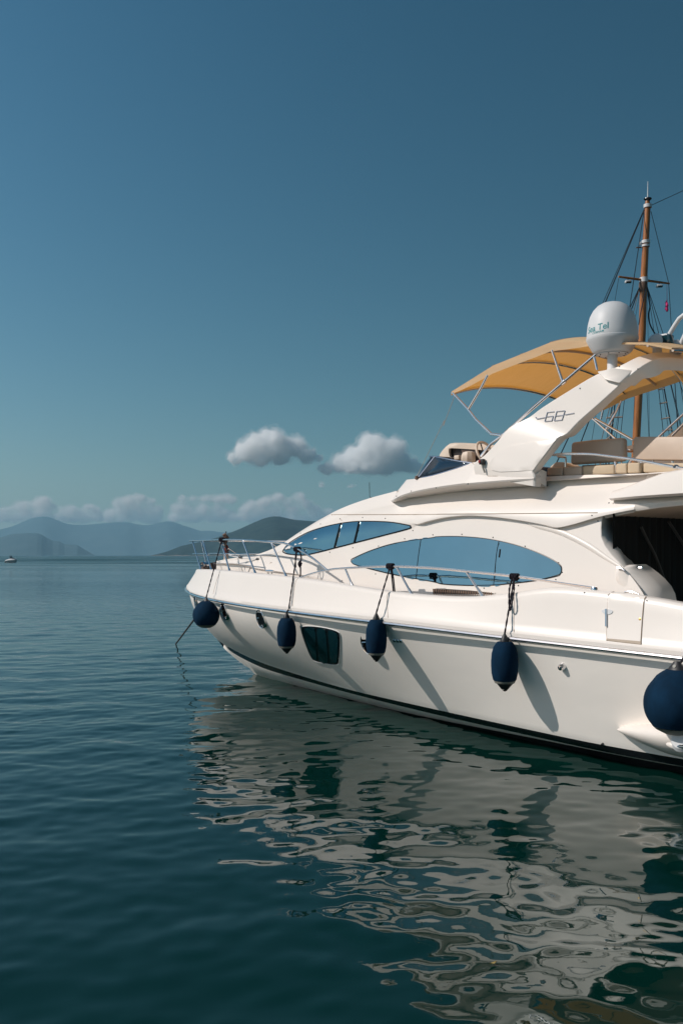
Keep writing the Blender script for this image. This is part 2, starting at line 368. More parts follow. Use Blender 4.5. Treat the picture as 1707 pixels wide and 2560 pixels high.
bm_ = []
dg = None
def bvh_of(*objs):
    vs, fs = [], []
    for o in objs:
        k = len(vs); vs += [v.co.copy() for v in o.data.vertices]; fs += [tuple(i + k for i in p.vertices) for p in o.data.polygons]
    return BVHTree.FromPolygons(vs, fs)
B_HULL = bvh_of(hull); B_BUL = bvh_of(bulwark); B_HOUSE = bvh_of(house); B_SIDE = bvh_of(hull, bulwark, house)
def hit(b, p):
    r = Vector(ray(p)).normalized(); loc, nor, i, d = b.ray_cast(Vector(CL), r)
    if loc is None:
        loc, nor, i, d = b.find_nearest(on(p, 1, 1.9))
    if nor.dot(r) > 0: nor = -nor
    return loc, nor

def patch(name, b, outline, mats, parent, off=.006, step=14.0, n=6, rim=.0, smooth_n=True, sharp=30):
    """a sheet lying on a surface inside an outline seen in the photograph; its edge is turned down to the surface"""
    ol = [tuple(p) for p in (cr(outline, n, True) if n > 1 else outline)]
    xs = [p[0] for p in ol]; ys = [p[1] for p in ol]
    pts = [Vector(p) for p in ol]; N = len(pts)
    def inside(x, y):
        c = False; j = N - 1
        for i in range(N):
            if (ol[i][1] > y) != (ol[j][1] > y) and x < (ol[j][0] - ol[i][0]) * (y - ol[i][1]) / (ol[j][1] - ol[i][1]) + ol[i][0]: c = not c
            j = i
        return c
    x = min(xs) + step / 2
    while x < max(xs):
        y = min(ys) + step / 2
        while y < max(ys):
            if inside(x, y) and min((Vector((x, y)) - p).length for p in pts[:N]) > step * .45: pts.append(Vector((x, y)))
            y += step
        x += step
    res = geometry.delaunay_2d_cdt(pts, [(i, (i + 1) % N) for i in range(N)], [], 1, 1e-4)
    V2, E2, F2 = res[0], res[1], res[2]
    vs = []
    for p in V2:
        l, nn = hit(b, p); vs.append(l + nn * off)
    mb = MB(); mb.add(vs, [tuple(f) for f in F2])
    edge = []
    for i in range(N):
        l, nn = hit(b, ol[i]); edge.append((l + nn * off, l - nn * .004))
    mb.grid([[e[0] for e in edge], [e[1] for e in edge]], close_u=True)
    return mb.build(name, mats, parent, sharp=sharp, merge=1e-5)
def drape(name, b, pts, r, m, parent, off=0.0, n=8, closed=False, seg=6):
    P = []
    for p in cr(pts, n, closed):
        l, nn = hit(b, p); P.append(l + nn * off)
    return MB().tube(P, r, seg, closed=closed).build(name, m, parent)
def Q(n, *pts): return [q(n, x, y) for x, y in pts]

# ---- side window under the windscreen pillar and the saloon window
def window(name, outline, panes, divs, frame_r=.011, dark=True, bigdiv=.018):
    e = empty(name, parent=yacht)
    fr = drape('frame', B_HOUSE, outline, frame_r, M['black'], e, .002, 6, True)
    for pn in panes: patch('pane', B_HOUSE, pn, M['glass'], e, .006, 12, 4)
    for d in divs: drape('mullion', B_HOUSE, d, bigdiv, M['black'], e, .006, 6)
    return e
side_out = Q(1, (657, 432), (700, 383), (800, 325), (900, 290), (1015, 265), (1130, 254), (1300, 258), (1420, 277), (1436, 286), (1424, 299), (1250, 345), (1100, 384), (980, 415), (850, 448), (780, 460), (700, 455), (665, 446))
window('side_window', side_out,
       [Q(1, (662, 432), (700, 388), (800, 330), (900, 294), (1003, 271), (985, 340), (968, 413), (850, 446), (780, 457), (700, 452)),
        Q(1, (1022, 268), (1118, 258), (1105, 320), (1088, 381), (985, 408), (1002, 340)),
        Q(1, (1132, 257), (1300, 260), (1420, 279), (1432, 286), (1420, 297), (1250, 342), (1100, 381), (1116, 320))],
       [Q(1, (1012, 266), (992, 340), (973, 415)), Q(1, (1124, 256), (1110, 320), (1094, 384))], bigdiv=.02)
sal_out = Q(1, (1074, 492), (1090, 478), (1200, 430), (1350, 386), (1568, 354)) + Q(2, (60, 838), (180, 836), (300, 843), (400, 856), (500, 877), (600, 906), (700, 945), (780, 985), (818, 1015), (825, 1042), (815, 1068), (790, 1080), (690, 1102), (600, 1115), (480, 1128), (400, 1134), (250, 1136), (100, 1128)) + Q(1, (1568, 622), (1350, 583), (1200, 548), (1100, 520), (1078, 506))
window('saloon_window', sal_out,
       [Q(1, (1078, 492), (1200, 434), (1350, 390), (1499, 364), (1482, 480), (1470, 604), (1350, 579), (1200, 544), (1100, 517)),
        Q(1, (1503, 363), (1568, 356)) + Q(2, (60, 840), (180, 838), (300, 845), (440, 866), (425, 950), (408, 1131), (250, 1133), (100, 1125)) + Q(1, (1568, 619), (1474, 605), (1486, 480)),
        Q(2, (445, 867), (500, 879), (600, 909), (700, 948), (780, 988), (815, 1017), (822, 1042), (812, 1066), (690, 1099), (600, 1112), (480, 1125), (412, 1131), (428, 950))],
       [Q(1, (1501, 363), (1484, 480), (1472, 604)), Q(2, (442, 866), (427, 950), (410, 1131))], frame_r=.008, bigdiv=.006)
# short black mark on the third pane
drape('pane_mark', B_HOUSE, Q(2, (450, 915), (447, 945), (444, 965)), .012, M['black'], bpy.data.objects['saloon_window'], .006, 4)
# tan joint line along the upper body and the ribbon seam of the coachroof
drape('joint_line', B_HOUSE, Q(1, (930, 213), (1100, 212), (1300, 212), (1568, 211)) + Q(2, (100, 699), (400, 697), (700, 694), (1045, 690)), .0055, M['seam'], house, .001, 8)
drape('joint_line', B_HOUSE, Q(6, (880, 437), (1100, 441), (1300, 452), (1450, 468), (1560, 478)), .004, M['seam'], house, .001, 6)
# rounded rib that runs from the saloon window down to the bulwark
P = []
for p in cr(Q(2, (560, 742), (680, 770), (800, 802), (900, 845), (1000, 900), (1100, 968), (1185, 1022)), 8):
    l, nn = hit(B_HOUSE, p); P.append((l, nn))
rr = [.004 + .05 * smooth(i / 10) * (1 - .5 * smooth((i - 30) / 18)) for i in range(len(P))]
MB().tube([l - nn * (r_ * .62) for (l, nn), r_ in zip(P, rr)], rr, 16).build('rib', M['gelcoat'], house, sharp=60)

# panel seams on the bulwark
for s_ in (Q(6, (545, 625), (500, 740), (455, 905)), Q(1, (748, 602), (732, 625), (722, 680), (712, 775)), Q(1, (1306, 688), (1293, 712), (1294, 780), (1298, 845)), Q(2, (550, 1182), (537, 1200), (534, 1300), (532, 1425))):
    drape('panel_seam', B_BUL, s_, .0035, M['seam'], bulwark, .0008, 6)
# boarding gate in the bulwark
gate = empty('boarding_gate', parent=yacht)
patch('gate_panel', B_BUL, Q(2, (1104, 1472), (1104, 1400), (1106, 1300), (1109, 1205), (1125, 1183), (1160, 1180), (1318, 1203), (1338, 1208), (1334, 1225), (1322, 1290), (1314, 1400), (1309, 1483), (1200, 1478)), M['gelcoat'], gate, .009, 9, 1)
drape('gap', B_BUL, Q(2, (1145, 1176), (1118, 1190), (1108, 1230), (1104, 1330), (1101, 1476)), .005, M['seam'], gate, .003, 5)
drape('gap', B_BUL, Q(2, (1342, 1208), (1330, 1230), (1322, 1310), (1314, 1420), (1311, 1498)), .007, M['seam'], gate, .003, 5)
patch('threshold', B_BUL, Q(2, (1101, 1462), (1200, 1470), (1311, 1480), (1311, 1500), (1200, 1488), (1101, 1476)), M['tan'], gate, .010, 8, 1)
l, nn = hit(B_BUL, q(2, 1104, 1335)); hx = Vector((0, 0, 1))
P = [hit(B_BUL, q(2, 1103, y))[0] + nn * .02 for y in (1283, 1310, 1340, 1365, 1390)]
MB().tube(P, .012, 8).build('hinge', M['chrome'], gate)
patch('hinge_plate', B_BUL, Q(2, (1075, 1292), (1105, 1283), (1140, 1292), (1135, 1308), (1108, 1316), (1082, 1306)), M['white'], gate, .016, 6, 4)
l, nn = hit(B_BUL, q(2, 1306, 1344)); MB().lathe([(0, .014), (.014, .012), (.018, 0)], 12, l, nn).build('latch', mat('brass', (.6, .36, .10), .3, metal=.8, noise=(9, .1)), gate)

# portholes: chrome ring, dark glass, bright opening dog
def frame_of(nn):
    up = Vector((0, 0, 1)); ty = (up - nn * up.dot(nn)).normalized(); return ty.cross(nn).normalized(), ty
def porthole(p, r=.14, el=1.12):
    l, nn = hit(B_HULL, p); nn = Vector((nn.x, nn.y, nn.z * .45)).normalized(); l = l + nn * .012; tx, ty = frame_of(nn); e = empty('porthole', l, parent=yacht); o = nn * .004
    ring = lambda k, d: [tx * math.cos(t) * r * k + ty * math.sin(t) * r * el * k + nn * d for t in np.linspace(0, 2 * math.pi, 36, endpoint=False)]
    MB().grid([ring(1.08, -.06), ring(1.06, -.002), ring(1.05, .012), ring(1.0, .018), ring(.95, .014), ring(.93, .003)], close_u=True).build('rim', M['chrome'], e)
    MB().add(ring(.94, .004), [tuple(range(36))]).build('pane', M['porthole'], e)
    MB().tube([tx * r * -.75 + ty * .01 + nn * .012, tx * r * -.1 + ty * .02 + nn * .02], .012, 8).build('dog', M['chrome'], e)
    MB().lathe([(0, .02), (.022, .015), (.026, 0)], 12, -ty * r * .82 + nn * .01 + tx * r * .2, nn).build('dog', M['chrome'], e)
for p in (q(6, 250, 1000), q(6, 598, 1122), q(6, 1046, 1212)): porthole(p)
porthole(q(1, 1180, 1000), .15)
# large hull window: black border, two inner bars, three panes
hw = empty('hull_window', parent=yacht)
ho = Q(1, (768, 912), (782, 897), (840, 896), (920, 907), (985, 926), (1006, 952), (1007, 1020), (1001, 1105), (988, 1130), (930, 1127), (855, 1110), (825, 1080), (795, 1010), (775, 950))
patch('frame', B_HULL, ho, M['black'], hw, .006, 10, 4)
drape('trim', B_HULL, ho, .006, M['white'], hw, .004, 6, True)
for pn in (Q(1, (786, 912), (850, 908), (858, 1000), (864, 1098), (838, 1080), (808, 1010)), Q(1, (866, 910), (915, 917), (925, 1010), (932, 1116), (880, 1106), (872, 1000)), Q(1, (934, 921), (978, 936), (992, 960), (993, 1020), (986, 1110), (980, 1117), (948, 1117), (940, 1010))):
    patch('pane', B_HULL, pn, M['darkglass'], hw, .012, 9, 2)
# small skin fittings
for p in Q(1, (1338, 985), (1357, 986), (1376, 988)):
    l, nn = hit(B_HULL, p); MB().lathe([(0, .01), (.012, .01), (.022, .012), (.028, .004), (.028, -.004)], 14, l, nn).build('drain_fitting', M['chrome'], hull)
    MB().lathe([(0, .0125), (.011, .0125)], 12, l, nn).build('drain_hole', M['black'], hull)
l, nn = hit(B_HULL, q(4, 832, 555)); MB().lathe([(0, .07), (.03, .06), (.045, .03), (.05, 0)], 16, l, nn).build('skin_fitting', M['chrome'], hull)
l, nn = hit(B_HULL, q(4, 1078, 1029)); MB().lathe([(0, .03), (.012, .028), (.014, 0)], 10, l, nn).build('skin_fitting', M['black'], hull)

# snap studs along the window covers
for p in Q(1, (885, 270), (1005, 238), (1143, 230), (1282, 236), (763, 327), (1450, 310), (1400, 360), (1240, 405), (1083, 415), (942, 443), (1222, 576), (1018, 618)) + \
        Q(2, (37, 826), (214, 823), (405, 842), (601, 896), (806, 997), (828, 1056), (789, 1100), (560, 1137), (350, 1153), (1040, 927), (1010, 707), (1047, 741), (1115, 631), (1112, 1196), (965, 1181), (1347, 1231)):
    l, nn = hit(B_SIDE, p); MB().lathe([(0, .010), (.006, .009), (.009, 0)], 10, l, nn).build('snap_stud', M['blackrub'], house)

# ------------------------------------------------------------------ flybridge coaming with its overhang
def coam_low(u):   # u: 0 at the aft corner, 1 at the centreline in front
    pass
lowp = [at_y(2, 655, 490, 1.95), at_y(2, 480, 500, 1.95), at_y(2, 250, 518, 1.95), at_y(8, 900, 790, 1.94), at_y(8, 600, 830, 1.91), at_y(8, 300, 885, 1.86), at_y(8, 120, 940, 1.81), at_y(8, 10, 1000, 1.77)]
topp = [Vector((-11.02, 1.78, 3.56)), Vector((-10.6, 1.78, 3.62)), Vector((-10.1, 1.77, 3.72)), at_y(8, 980, 522, 1.74), at_y(8, 800, 588, 1.73), at_y(8, 500, 680, 1.70), at_y(8, 320, 716, 1.66), at_y(8, 175, 733, 1.45)]
midp = [(a * .45 + b * .55) + Vector((0, .035, 0)) for a, b in zip(lowp, topp)]
n_side = len(lowp)
fl = [Vector((-7.95, 1.45, 3.30)), Vector((-7.6, .8, 3.36)), Vector((-7.5, 0, 3.38))]
ft = [Vector((-7.98, 1.05, 3.60)), Vector((-7.80, .55, 3.60)), Vector((-7.75, 0, 3.60))]
fm = [(a + b) / 2 for a, b in zip(fl, ft)]
def smoothrow(r): return [Vector(p) for p in cr(r, 6)]
LOW, MID, TOPR = smoothrow(lowp + fl), smoothrow(midp + fm), smoothrow(topp + ft)
LOW2 = [p + Vector((0, .012 * min(1, p.y), .02)) for p in LOW]
SOF = []
for i, p in enumerate(LOW):
    k = smooth(i / 8) * 0 + 1
    SOF.append(Vector((p.x + .01, max(p.y - .32, 0) if i <= 6 * (n_side - 1) else p.y * .8, p.z - .05 * (1 - smooth((i - 30) / 12)))))
INN = [Vector((p.x - (.12 if p.y < 1.4 else 0), max(p.y - .10, 0), p.z - .02)) for p in TOPR]
INN2 = [p - Vector((0, 0, .2)) for p in INN]
fb = MB(); fr_ = [SOF, LOW, LOW2, MID, TOPR, INN, INN2]
fb.grid(fr_); fb.grid([[mirror(p) for p in r] for r in fr_])
for sg in (1, -1):
    e_ = [r[0] for r in fr_]; fb.add([(p.x, p.y * sg, p.z) for p in e_], [tuple(range(len(e_)))])
coam = fb.build('flybridge_coaming', M['gelcoat'], yacht, sharp=50)
MB().grid([[(-a, y, 3.42) for y in (-1.7, -.8, 0, .8, 1.7)] for a in (8.2, 9, 10, 11, 12, 13.5, 16, 18.5)]).build('flybridge_deck', M['gelcoat'], yacht)
for p in Q(8, (55, 935), (235, 872), (540, 830), (930, 780)):
    l, nn = hit(bvh_of(coam), p); MB().lathe([(0, .010), (.006, .009), (.009, 0)], 10, l, nn).build('snap_stud', M['blackrub'], coam)
B_COAM = bvh_of(coam)

# smoked windscreen that wraps round the helm
ws = empty('windscreen', parent=yacht)
t0 = [at_y(8, 945, 536, 1.735), at_y(8, 800, 592, 1.725), at_y(8, 500, 682, 1.69), at_y(8, 318, 716, 1.64)]
t1 = [at_y(8, 975, 527, 1.72), at_y(8, 830, 508, 1.69), at_y(8, 680, 480, 1.64), at_y(8, 525, 450, 1.56)]
cb0, cb1 = Vector((-7.98, 1.05, 3.60)), at_y(8, 474, 446, 1.30)
def pane_grid(b, t): return MB().grid([b, [x * .5 + y * .5 for x, y in zip(b, t)], t])
for sg in (1, -1):
    g = lambda L: [Vector((p.x, p.y * sg, p.z)) for p in L]
    for nm_b, nm_t in ((t0, t1), ([t0[-1], cb0], [t1[-1], cb1])):
        o = pane_grid(g(nm_b), g(nm_t)).build('screen_pane', M['acrylic'], ws)
        md = o.modifiers.new('t', 'SOLIDIFY'); md.thickness = .012; md.offset = 0
    MB().tube(g([t0[-1], t1[-1]]), .016, 8).build('screen_post', M['silver'], ws)
    MB().tube(g(cr(t0, 4)), .014, 8).build('screen_rail', M['silver'], ws)
    MB().tube(g(cr(t1, 4)), .013, 8).build('screen_rail', M['silver'], ws)
zf = cb1.z
bt = [cb0, Vector((-7.80, .55, 3.60)), Vector((-7.75, 0, 3.60)), Vector((-7.80, -.55, 3.60)), Vector((cb0.x, -cb0.y, cb0.z))]
tt_ = [cb1, Vector((cb1.x + .16, .65, zf + .03)), Vector((cb1.x + .22, 0, zf + .04)), Vector((cb1.x + .16, -.65, zf + .03)), Vector((cb1.x, -cb1.y, cb1.z))]
o = pane_grid([Vector(p) for p in cr(bt, 5)], [Vector(p) for p in cr(tt_, 5)]).build('screen_pane', M['acrylic'], ws)
md = o.modifiers.new('t', 'SOLIDIFY'); md.thickness = .012; md.offset = 0
MB().tube([Vector(p) for p in cr([t1[-1]] + tt_ + [Vector((t1[-1].x, -t1[-1].y, t1[-1].z))], 6)], .013, 8).build('screen_rail', M['silver'], ws)

# helm: cream hood over a dark dash, covered instrument, wheel
helm = empty('helm_console', parent=yacht)
hy_ = .55
ol = [at_y(8, x, y, hy_) for x, y in ((575, 500), (580, 440), (610, 395), (655, 345), (705, 308), (760, 298), (850, 298), (1000, 305), (1150, 318), (1290, 332))]
inn = [at_y(8, x, y, hy_) for x, y in ((730, 520), (722, 470), (700, 430), (692, 390), (694, 350), (730, 343), (850, 350), (1000, 360), (1150, 370), (1290, 378))]
wid = 1.1
rows = [[Vector((p.x, p.y, p.z)) for p in ol], [p + Vector((.02, -.03, .03)) for p in ol], [p + Vector((.02, -wid, .03)) for p in ol], [p + Vector((0, -wid - .05, 0)) for p in ol]]
hb = MB(); hb.grid([inn, ol, rows[1], rows[2], rows[3], [p + Vector((0, -wid - .05, 0)) for p in inn]]); hb.grid([[p + Vector((0, -.05, 0)) for p in inn], inn])
hb.build('hood', M['hood'], helm, sharp=45)
bx = at_y(8, 690, 520, hy_ - .1); b2 = at_y(8, 1230, 350, hy_ - .1)
MB().add([at_y(8, x, y, hy_ - .07) for x, y in ((690, 560), (690, 348), (850, 350), (1250, 372), (1250, 560))], [(0, 1, 2, 3, 4)]).build('dash_panel', M['dash'], helm)
MB().add([at_y(8, x, y, hy_ - .03) for x, y in ((840, 352), (1020, 366), (1075, 480), (985, 470), (870, 440))], [(0, 1, 2, 3, 4)]).build('dash_screen', mat('brown_panel', (.10, .065, .05), .4, noise=(6, .1)), helm)
MB().lathe([(.001, .0), (.10, .0), (.115, .05), (.11, .12), (.09, .165), (.05, .18), (.001, .183)], 9, at_y(8, 935, 505, hy_ + .1) + Vector((0, 0, -.03)), mi=0).build('instrument_cover', M['hood'], helm, sharp=20)
MB().box(at_y(8, 800, 460, hy_ + .05), (.10, .06, .07)).build('throttle_pod', M['hood'], helm, bevel=.012)
wc = at_y(8, 1150, 412, hy_ + .12); wax = Vector((-.9, 0, .42)).normalized(); wx = wax.orthogonal().normalized(); wy = wax.cross(wx)
MB().tube([wc + (wx * math.cos(t) + wy * math.sin(t)) * .2 for t in np.linspace(0, 2 * math.pi, 28, endpoint=False)], .02, 8, closed=True).build('steering_wheel', M['hood'], helm)
for k in range(3):
    t = k * 2.1 + .5; MB().tube([wc - wax * .04, wc + (wx * math.cos(t) + wy * math.sin(t)) * .19], .01, 6).build('wheel_spoke', M['dash'], helm)

# ------------------------------------------------------------------ radar arch
A_F = [at_y(2, 285, 392, 1.90), at_y(2, 350, 338, 1.88), at_y(2, 430, 252, 1.85), at_y(2, 500, 168, 1.82), at_y(3, 620, 1478, 1.79), at_y(3, 705, 1416, 1.77), at_y(3, 870, 1312, 1.73), at_y(3, 1035, 1215, 1.69), at_y(3, 1170, 1165, 1.62), at_y(3, 1280, 1110, 1.52), at_y(3, 1370, 1083, 1.38)]
A_A = [at_y(2, 655, 462, 1.95), at_y(2, 650, 432, 1.94), at_y(2, 725, 332, 1.91), at_y(2, 800, 235, 1.86), at_y(2, 858, 208, 1.80), at_y(3, 930, 1505, 1.77), at_y(3, 1040, 1408, 1.73), at_y(3, 1150, 1308, 1.69), at_y(3, 1265, 1205, 1.62), at_y(3, 1340, 1150, 1.52), at_y(3, 1410, 1118, 1.38)]
thk = [.16, .16, .17, .19, .20, .20, .20, .20, .20, .20, .20]
secs = []
A_F.insert(0, A_F[0] + Vector((-.02, .0, -.16))); A_A.insert(0, A_A[0] + Vector((0, .0, -.14))); thk.insert(0, .16)
def arch_sec(f, a, nrm, tk):
    d = (f - a); n = nrm * tk
    e = .10
    return [f - d * e * .15 + n * .0, a + d * e * .15, a + n * .12 - d * .01, a + n * .9 - d * .0, a + d * e * .2 + n, f - d * e * .2 + n, f + n * .85 + d * .0, f + n * .15 + d * .01]
for i, (f, a) in enumerate(zip(A_F, A_A)):
    u = smooth((i - 8) / 3); nrm = Vector((0, -math.cos(u * 1.25), -math.sin(u * 1.25)))
    secs.append(arch_sec(f, a, nrm, thk[i]))
f, a = A_F[-1], A_A[-1]
for y, dz in ((1.2, .035), (.9, .07), (.45, .10), (0, .11)):
    sh = Vector((0, y - f.y, dz)); secs.append(arch_sec(f + sh, a + sh, Vector((0, 0, -1)), .16))
cs = [[Vector(p) for p in cr([s_[k] for s_ in secs], 3)] for k in range(8)]
ab = MB(); ab.grid(cs, close_v=True); ab.grid([[mirror(p) for p in r] for r in cs], close_v=True)
arch = ab.build('radar_arch', M['gelcoat'], yacht, sharp=32, bevel=0)
md = arch.modifiers.new('b', 'BEVEL'); md.width = .02; md.segments = 3; md.limit_method = 'ANGLE'; md.angle_limit = R(30)
B_ARCH = bvh_of(arch)
# lower side panel of the arch, standing a little proud
patch('arch_side_panel', B_ARCH, Q(2, (440, 312), (520, 282), (660, 256), (790, 241), (718, 335), (648, 430), (560, 436), (450, 440), (400, 430), (380, 390)), M['gelcoat'], arch, .009, 12, 1)
drape('joint_line', B_COAM, Q(8, (982, 528), (1080, 605), (1160, 672), (1200, 688), (1400, 684), (1568, 680)), .004, M['seam'], coam, .001, 6)
for p in Q(3, (937, 1300), (1178, 1166), (1275, 1110)):
    l, nn = hit(B_ARCH, p); MB().lathe([(0, .010), (.006, .009), (.009, 0)], 10, l, nn).build('snap_stud', M['blackrub'], arch)
# raised number badge: dash, 6, 8, dash in slanted outline figures
bad = empty('number_badge', parent=yacht)
def strokes(name, lines, r=.008):
    for L in lines:
        P = []
        for x, y in L:
            l, nn = hit(B_ARCH, q(2, x, y)); P.append(l + nn * .006)
        mb = MB()
        for p0, p1 in zip(P[:-1], P[1:]): mb.tube([p0, p1], r, 6)
        mb.build(name, M['silver'], bad)
strokes('figure_six', [[(780, 71), (738, 76), (722, 131), (766, 127), (774, 98), (731, 103)]], .0058)
strokes('figure_eight', [[(796, 70), (846, 65), (828, 122), (780, 127), (796, 70)], [(788, 98), (837, 93)]], .0058)
strokes('badge_line', [[(667, 105), (675, 116), (722, 107)], [(846, 90), (902, 80)]], .0065)

# satellite dome on its pod
dc = at_y(3, 1135, 1005, 1.50); kz = .40816 / F * (F * 0 + float((YO.y + FW[1] * dc.x + PT[1] * dc.y)))
prof = [(0, 770), (30, 772), (60, 780), (90, 797), (115, 824), (134, 860), (146, 905), (152, 955), (154, 985), (153.5, 990), (156, 992), (156, 1003), (153, 1012), (145, 1028), (118, 1075), (110, 1084), (92, 1089), (60, 1090), (31, 1090)]
dome = empty('satellite_dome', dc, parent=yacht)
pp = [(r * kz, (1005 - y) * kz) for r, y in prof]
dm = MB().lathe(pp, 64).build('radome', M['white'], dome, sharp=38)
MB().lathe([(31 * kz, (1005 - 1088) * kz), (31 * kz, (1005 - 1180) * kz), (36 * kz, (1005 - 1192) * kz)], 28).build('pedestal', M['white'], dome)
MB().lathe([(92 * kz, (1005 - 1088) * kz), (94 * kz, (1005 - 1094) * kz), (60 * kz, (1005 - 1095) * kz), (0, (1005 - 1095) * kz)], 40).build('base_plate', M['white'], dome)
for k in range(8):
    t = k * math.pi / 4 + .3; MB().lathe([(0, -.006), (.008, -.005), (.008, .004)], 8, (80 * kz * math.cos(t), 80 * kz * math.sin(t), (1005 - 1095) * kz - .002), (0, 0, 1)).build('bolt', M['blackrub'], dome)
# lettering wrapped round the radome
def lettering(txt, name, size, ang_c, z0, slant=0.15, space=1.0, italic=0.0, slope=0.0):
    cu = bpy.data.curves.new(name, 'FONT'); cu.body = txt; cu.size = size; cu.align_x = 'CENTER'; cu.shear = italic; cu.offset = size * .006; cu.space_character = space
    tmp = bpy.data.objects.new(name, cu); COL.objects.link(tmp)
    dgx = bpy.context.evaluated_depsgraph_get(); me = bpy.data.meshes.new_from_object(tmp.evaluated_get(dgx))
    bpy.data.objects.remove(tmp)
    bm = bmesh.new(); bm.from_mesh(me); bmesh.ops.subdivide_edges(bm, edges=[e for e in bm.edges if e.calc_length() > .02], cuts=2); bmesh.ops.triangulate(bm, faces=bm.faces)
    zz = np.array([p[1] for p in pp][::-1]); rz = np.array([p[0] for p in pp][::-1])
    for v in bm.verts:
        z = z0 + v.co.y + slope * v.co.x; r = float(np.interp(z, zz, rz)) + .0025; t = ang_c + v.co.x / .31
        v.co = (r * math.cos(t), r * math.sin(t), z)
    bm.to_mesh(me); bm.free(); me.materials.clear(); me.materials.append(M['teal'])
    o = bpy.data.objects.new(name, me); COL.objects.link(o); o.parent = dome
    return o
tocam = math.atan2(CL[1] - dc.y, CL[0] - dc.x)
LA = tocam - math.asin(95 / 155)
lettering('Sea Tel', 'lettering', .112, LA, (1005 - 966) * kz, slope=.06)
lettering('COBHAM', 'lettering', .036, LA + .06, (1005 - 982) * kz, italic=.3, slope=.06, space=1.1)
# pod under the pedestal
pc = at_y(3, 1137, 1185, 1.50)
pf, pa = at_y(3, 1040, 1192, 1.62), at_y(3, 1268, 1190, 1.50)
top = [at_y(3, 1040, 1190, 1.66), at_y(3, 1108, 1172, 1.50), at_y(3, 1165, 1170, 1.42), at_y(3, 1268, 1186, 1.52), at_y(3, 1135, 1172, 1.62)]
pb = MB()
P0 = at_y(3, 1038, 1196, 1.70); P1 = at_y(3, 1140, 1178, 1.72); P2 = at_y(3, 1268, 1188, 1.60); P3 = at_y(3, 1180, 1268, 1.74); P4 = at_y(3, 1085, 1245, 1.74); P5 = at_y(3, 1130, 1238, 1.78)
I = [p + Vector((0, -.35, 0)) for p in (P0, P1, P2, P3, P4)]
pb.add([P0, P1, P2, P3, P4] + I, [(0, 4, 3, 2, 1), (5, 6, 7, 8, 9), (0, 1, 6, 5), (1, 2, 7, 6), (2, 3, 8, 7), (3, 4, 9, 8), (4, 0, 5, 9)])
pb.build('mounting_pod', M['gelcoat'], dome, bevel=.018, segs=3).matrix_parent_inverse = Matrix.Translation(-dc)

# horn and floodlight on the arch top
hl = empty('deck_floodlight', parent=yacht)
hc = at_y(3, 1405, 1012, 1.05)
MB().lathe([(0, .06), (.07, .055), (.095, .03), (.1, 0), (.08, -.04), (0, -.06)], 28, hc, Vector((-.6, .8, .05))).build('horn_disc', M['white'], hl)
MB().lathe([(.055, -.10), (.06, -.2), (.075, -.26)], 20, hc + Vector((0, -.02, .06))).build('horn_stand', M['white'], hl)
MB().box(at_y(3, 1452, 1005, .95), (.16, .14, .14)).build('lamp_housing', M['white'], hl, bevel=.015)
MB().box(at_y(3, 1465, 1008, .95) + Vector((-.05, .05, 0)), (.11, .10, .105)).build('lamp_glass', M['darkglass'], hl, bevel=.006)
for L in (((1478, 980), (1510, 925), (1545, 872), (1575, 848), (1640, 838)), ((1545, 1062), (1562, 1010), (1590, 950), (1640, 900))):
    MB().tube([at_y(3, x, y, .8) for x, y in L], .028, 12).build('antenna_arm', M['white'], hl)
MB().lathe([(0, .08), (.05, .07), (.07, .02), (.07, -.05), (.08, -.1)], 20, at_y(3, 1522, 1040, .8)).build('horn_stand', M['white'], hl)
MB().box(at_y(3, 1555, 1055, .8), (.14, .12, .05)).build('antenna_foot', M['white'], hl, bevel=.01)

# ------------------------------------------------------------------ bimini
bim = empty('bimini', parent=yacht)
ke = [at_y(3, 150, 1320, 1.68), at_y(3, 405, 1160, 1.66), at_y(3, 760, 1016, 1.65)]
ke += [at_y(3, 1130, 1016, 1.64), at_y(3, 1345, 1020, 1.63), at_y(3, 1500, 1050, 1.60)]
print('KE', [tuple(round(c_, 2) for c_ in p) for p in ke])
E = [ke[0]]
rowsb = []
st_ = [ke[0] * (1 - u) + ke[1] * u for u in (0, .25, .5, .75)] + [ke[1] * (1 - u) + ke[2] * u for u in (0, .25, .5, .75)] + [ke[2] * (1 - u) + ke[3] * u for u in (0, .33, .66)] + [ke[3] * (1 - u) + ke[4] * u for u in (0, .5)] + [ke[4], ke[5]]
sag = [0, .014, .018, .014] + [0, .016, .02, .016] + [0, .008, .008] + [0, .005] + [0, 0]
CROWN = [.24] * 9 + [.22, .18, .15, .13, .12, .11]
for p, sg in zip(st_, sag):
    rw = []
    for v in np.linspace(-1, 1, 21):
        cr_ = CROWN[min(len(rowsb), 14)] * (1 - abs(v) ** 2.2)
        rw.append((p.x, -v * p.y, p.z + cr_ - sg * (1 - v * v)))
    kk_ = rowsb and len(rowsb) or 0; lo = (.035, .07, .09, .10, .11, .112, .115, .12, .12, .09, .05, .03, .025, .025, .025)[min(kk_, 14)]
    rw = [(p.x, p.y + .006, p.z - lo)] + rw + [(p.x, -p.y - .006, p.z - lo)]
    rowsb.append(rw)
fr0 = [(x + .004, y, z - .05) for x, y, z in rowsb[0]]
cv = MB().grid([fr0] + rowsb).build('canvas', M['canvas'], bim, sharp=28)
def hoop(p, dz=-.03, r=.017, nm='hoop', m=None, cw=.24):
    P = [(p.x, -v * (p.y - .02), p.z + cw * (1 - abs(v) ** 2.2) + dz) for v in np.linspace(-1, 1, 24)]
    return MB().tube(P, r, 8).build(nm, m or M['chrome'], bim)
hoop(ke[0]); hoop(ke[1]); hoop(ke[2]); hoop(ke[3], cw=.15); hoop(ke[4], cw=.12); hoop(ke[5], cw=.11)
mid = (ke[1] + ke[2]) / 2
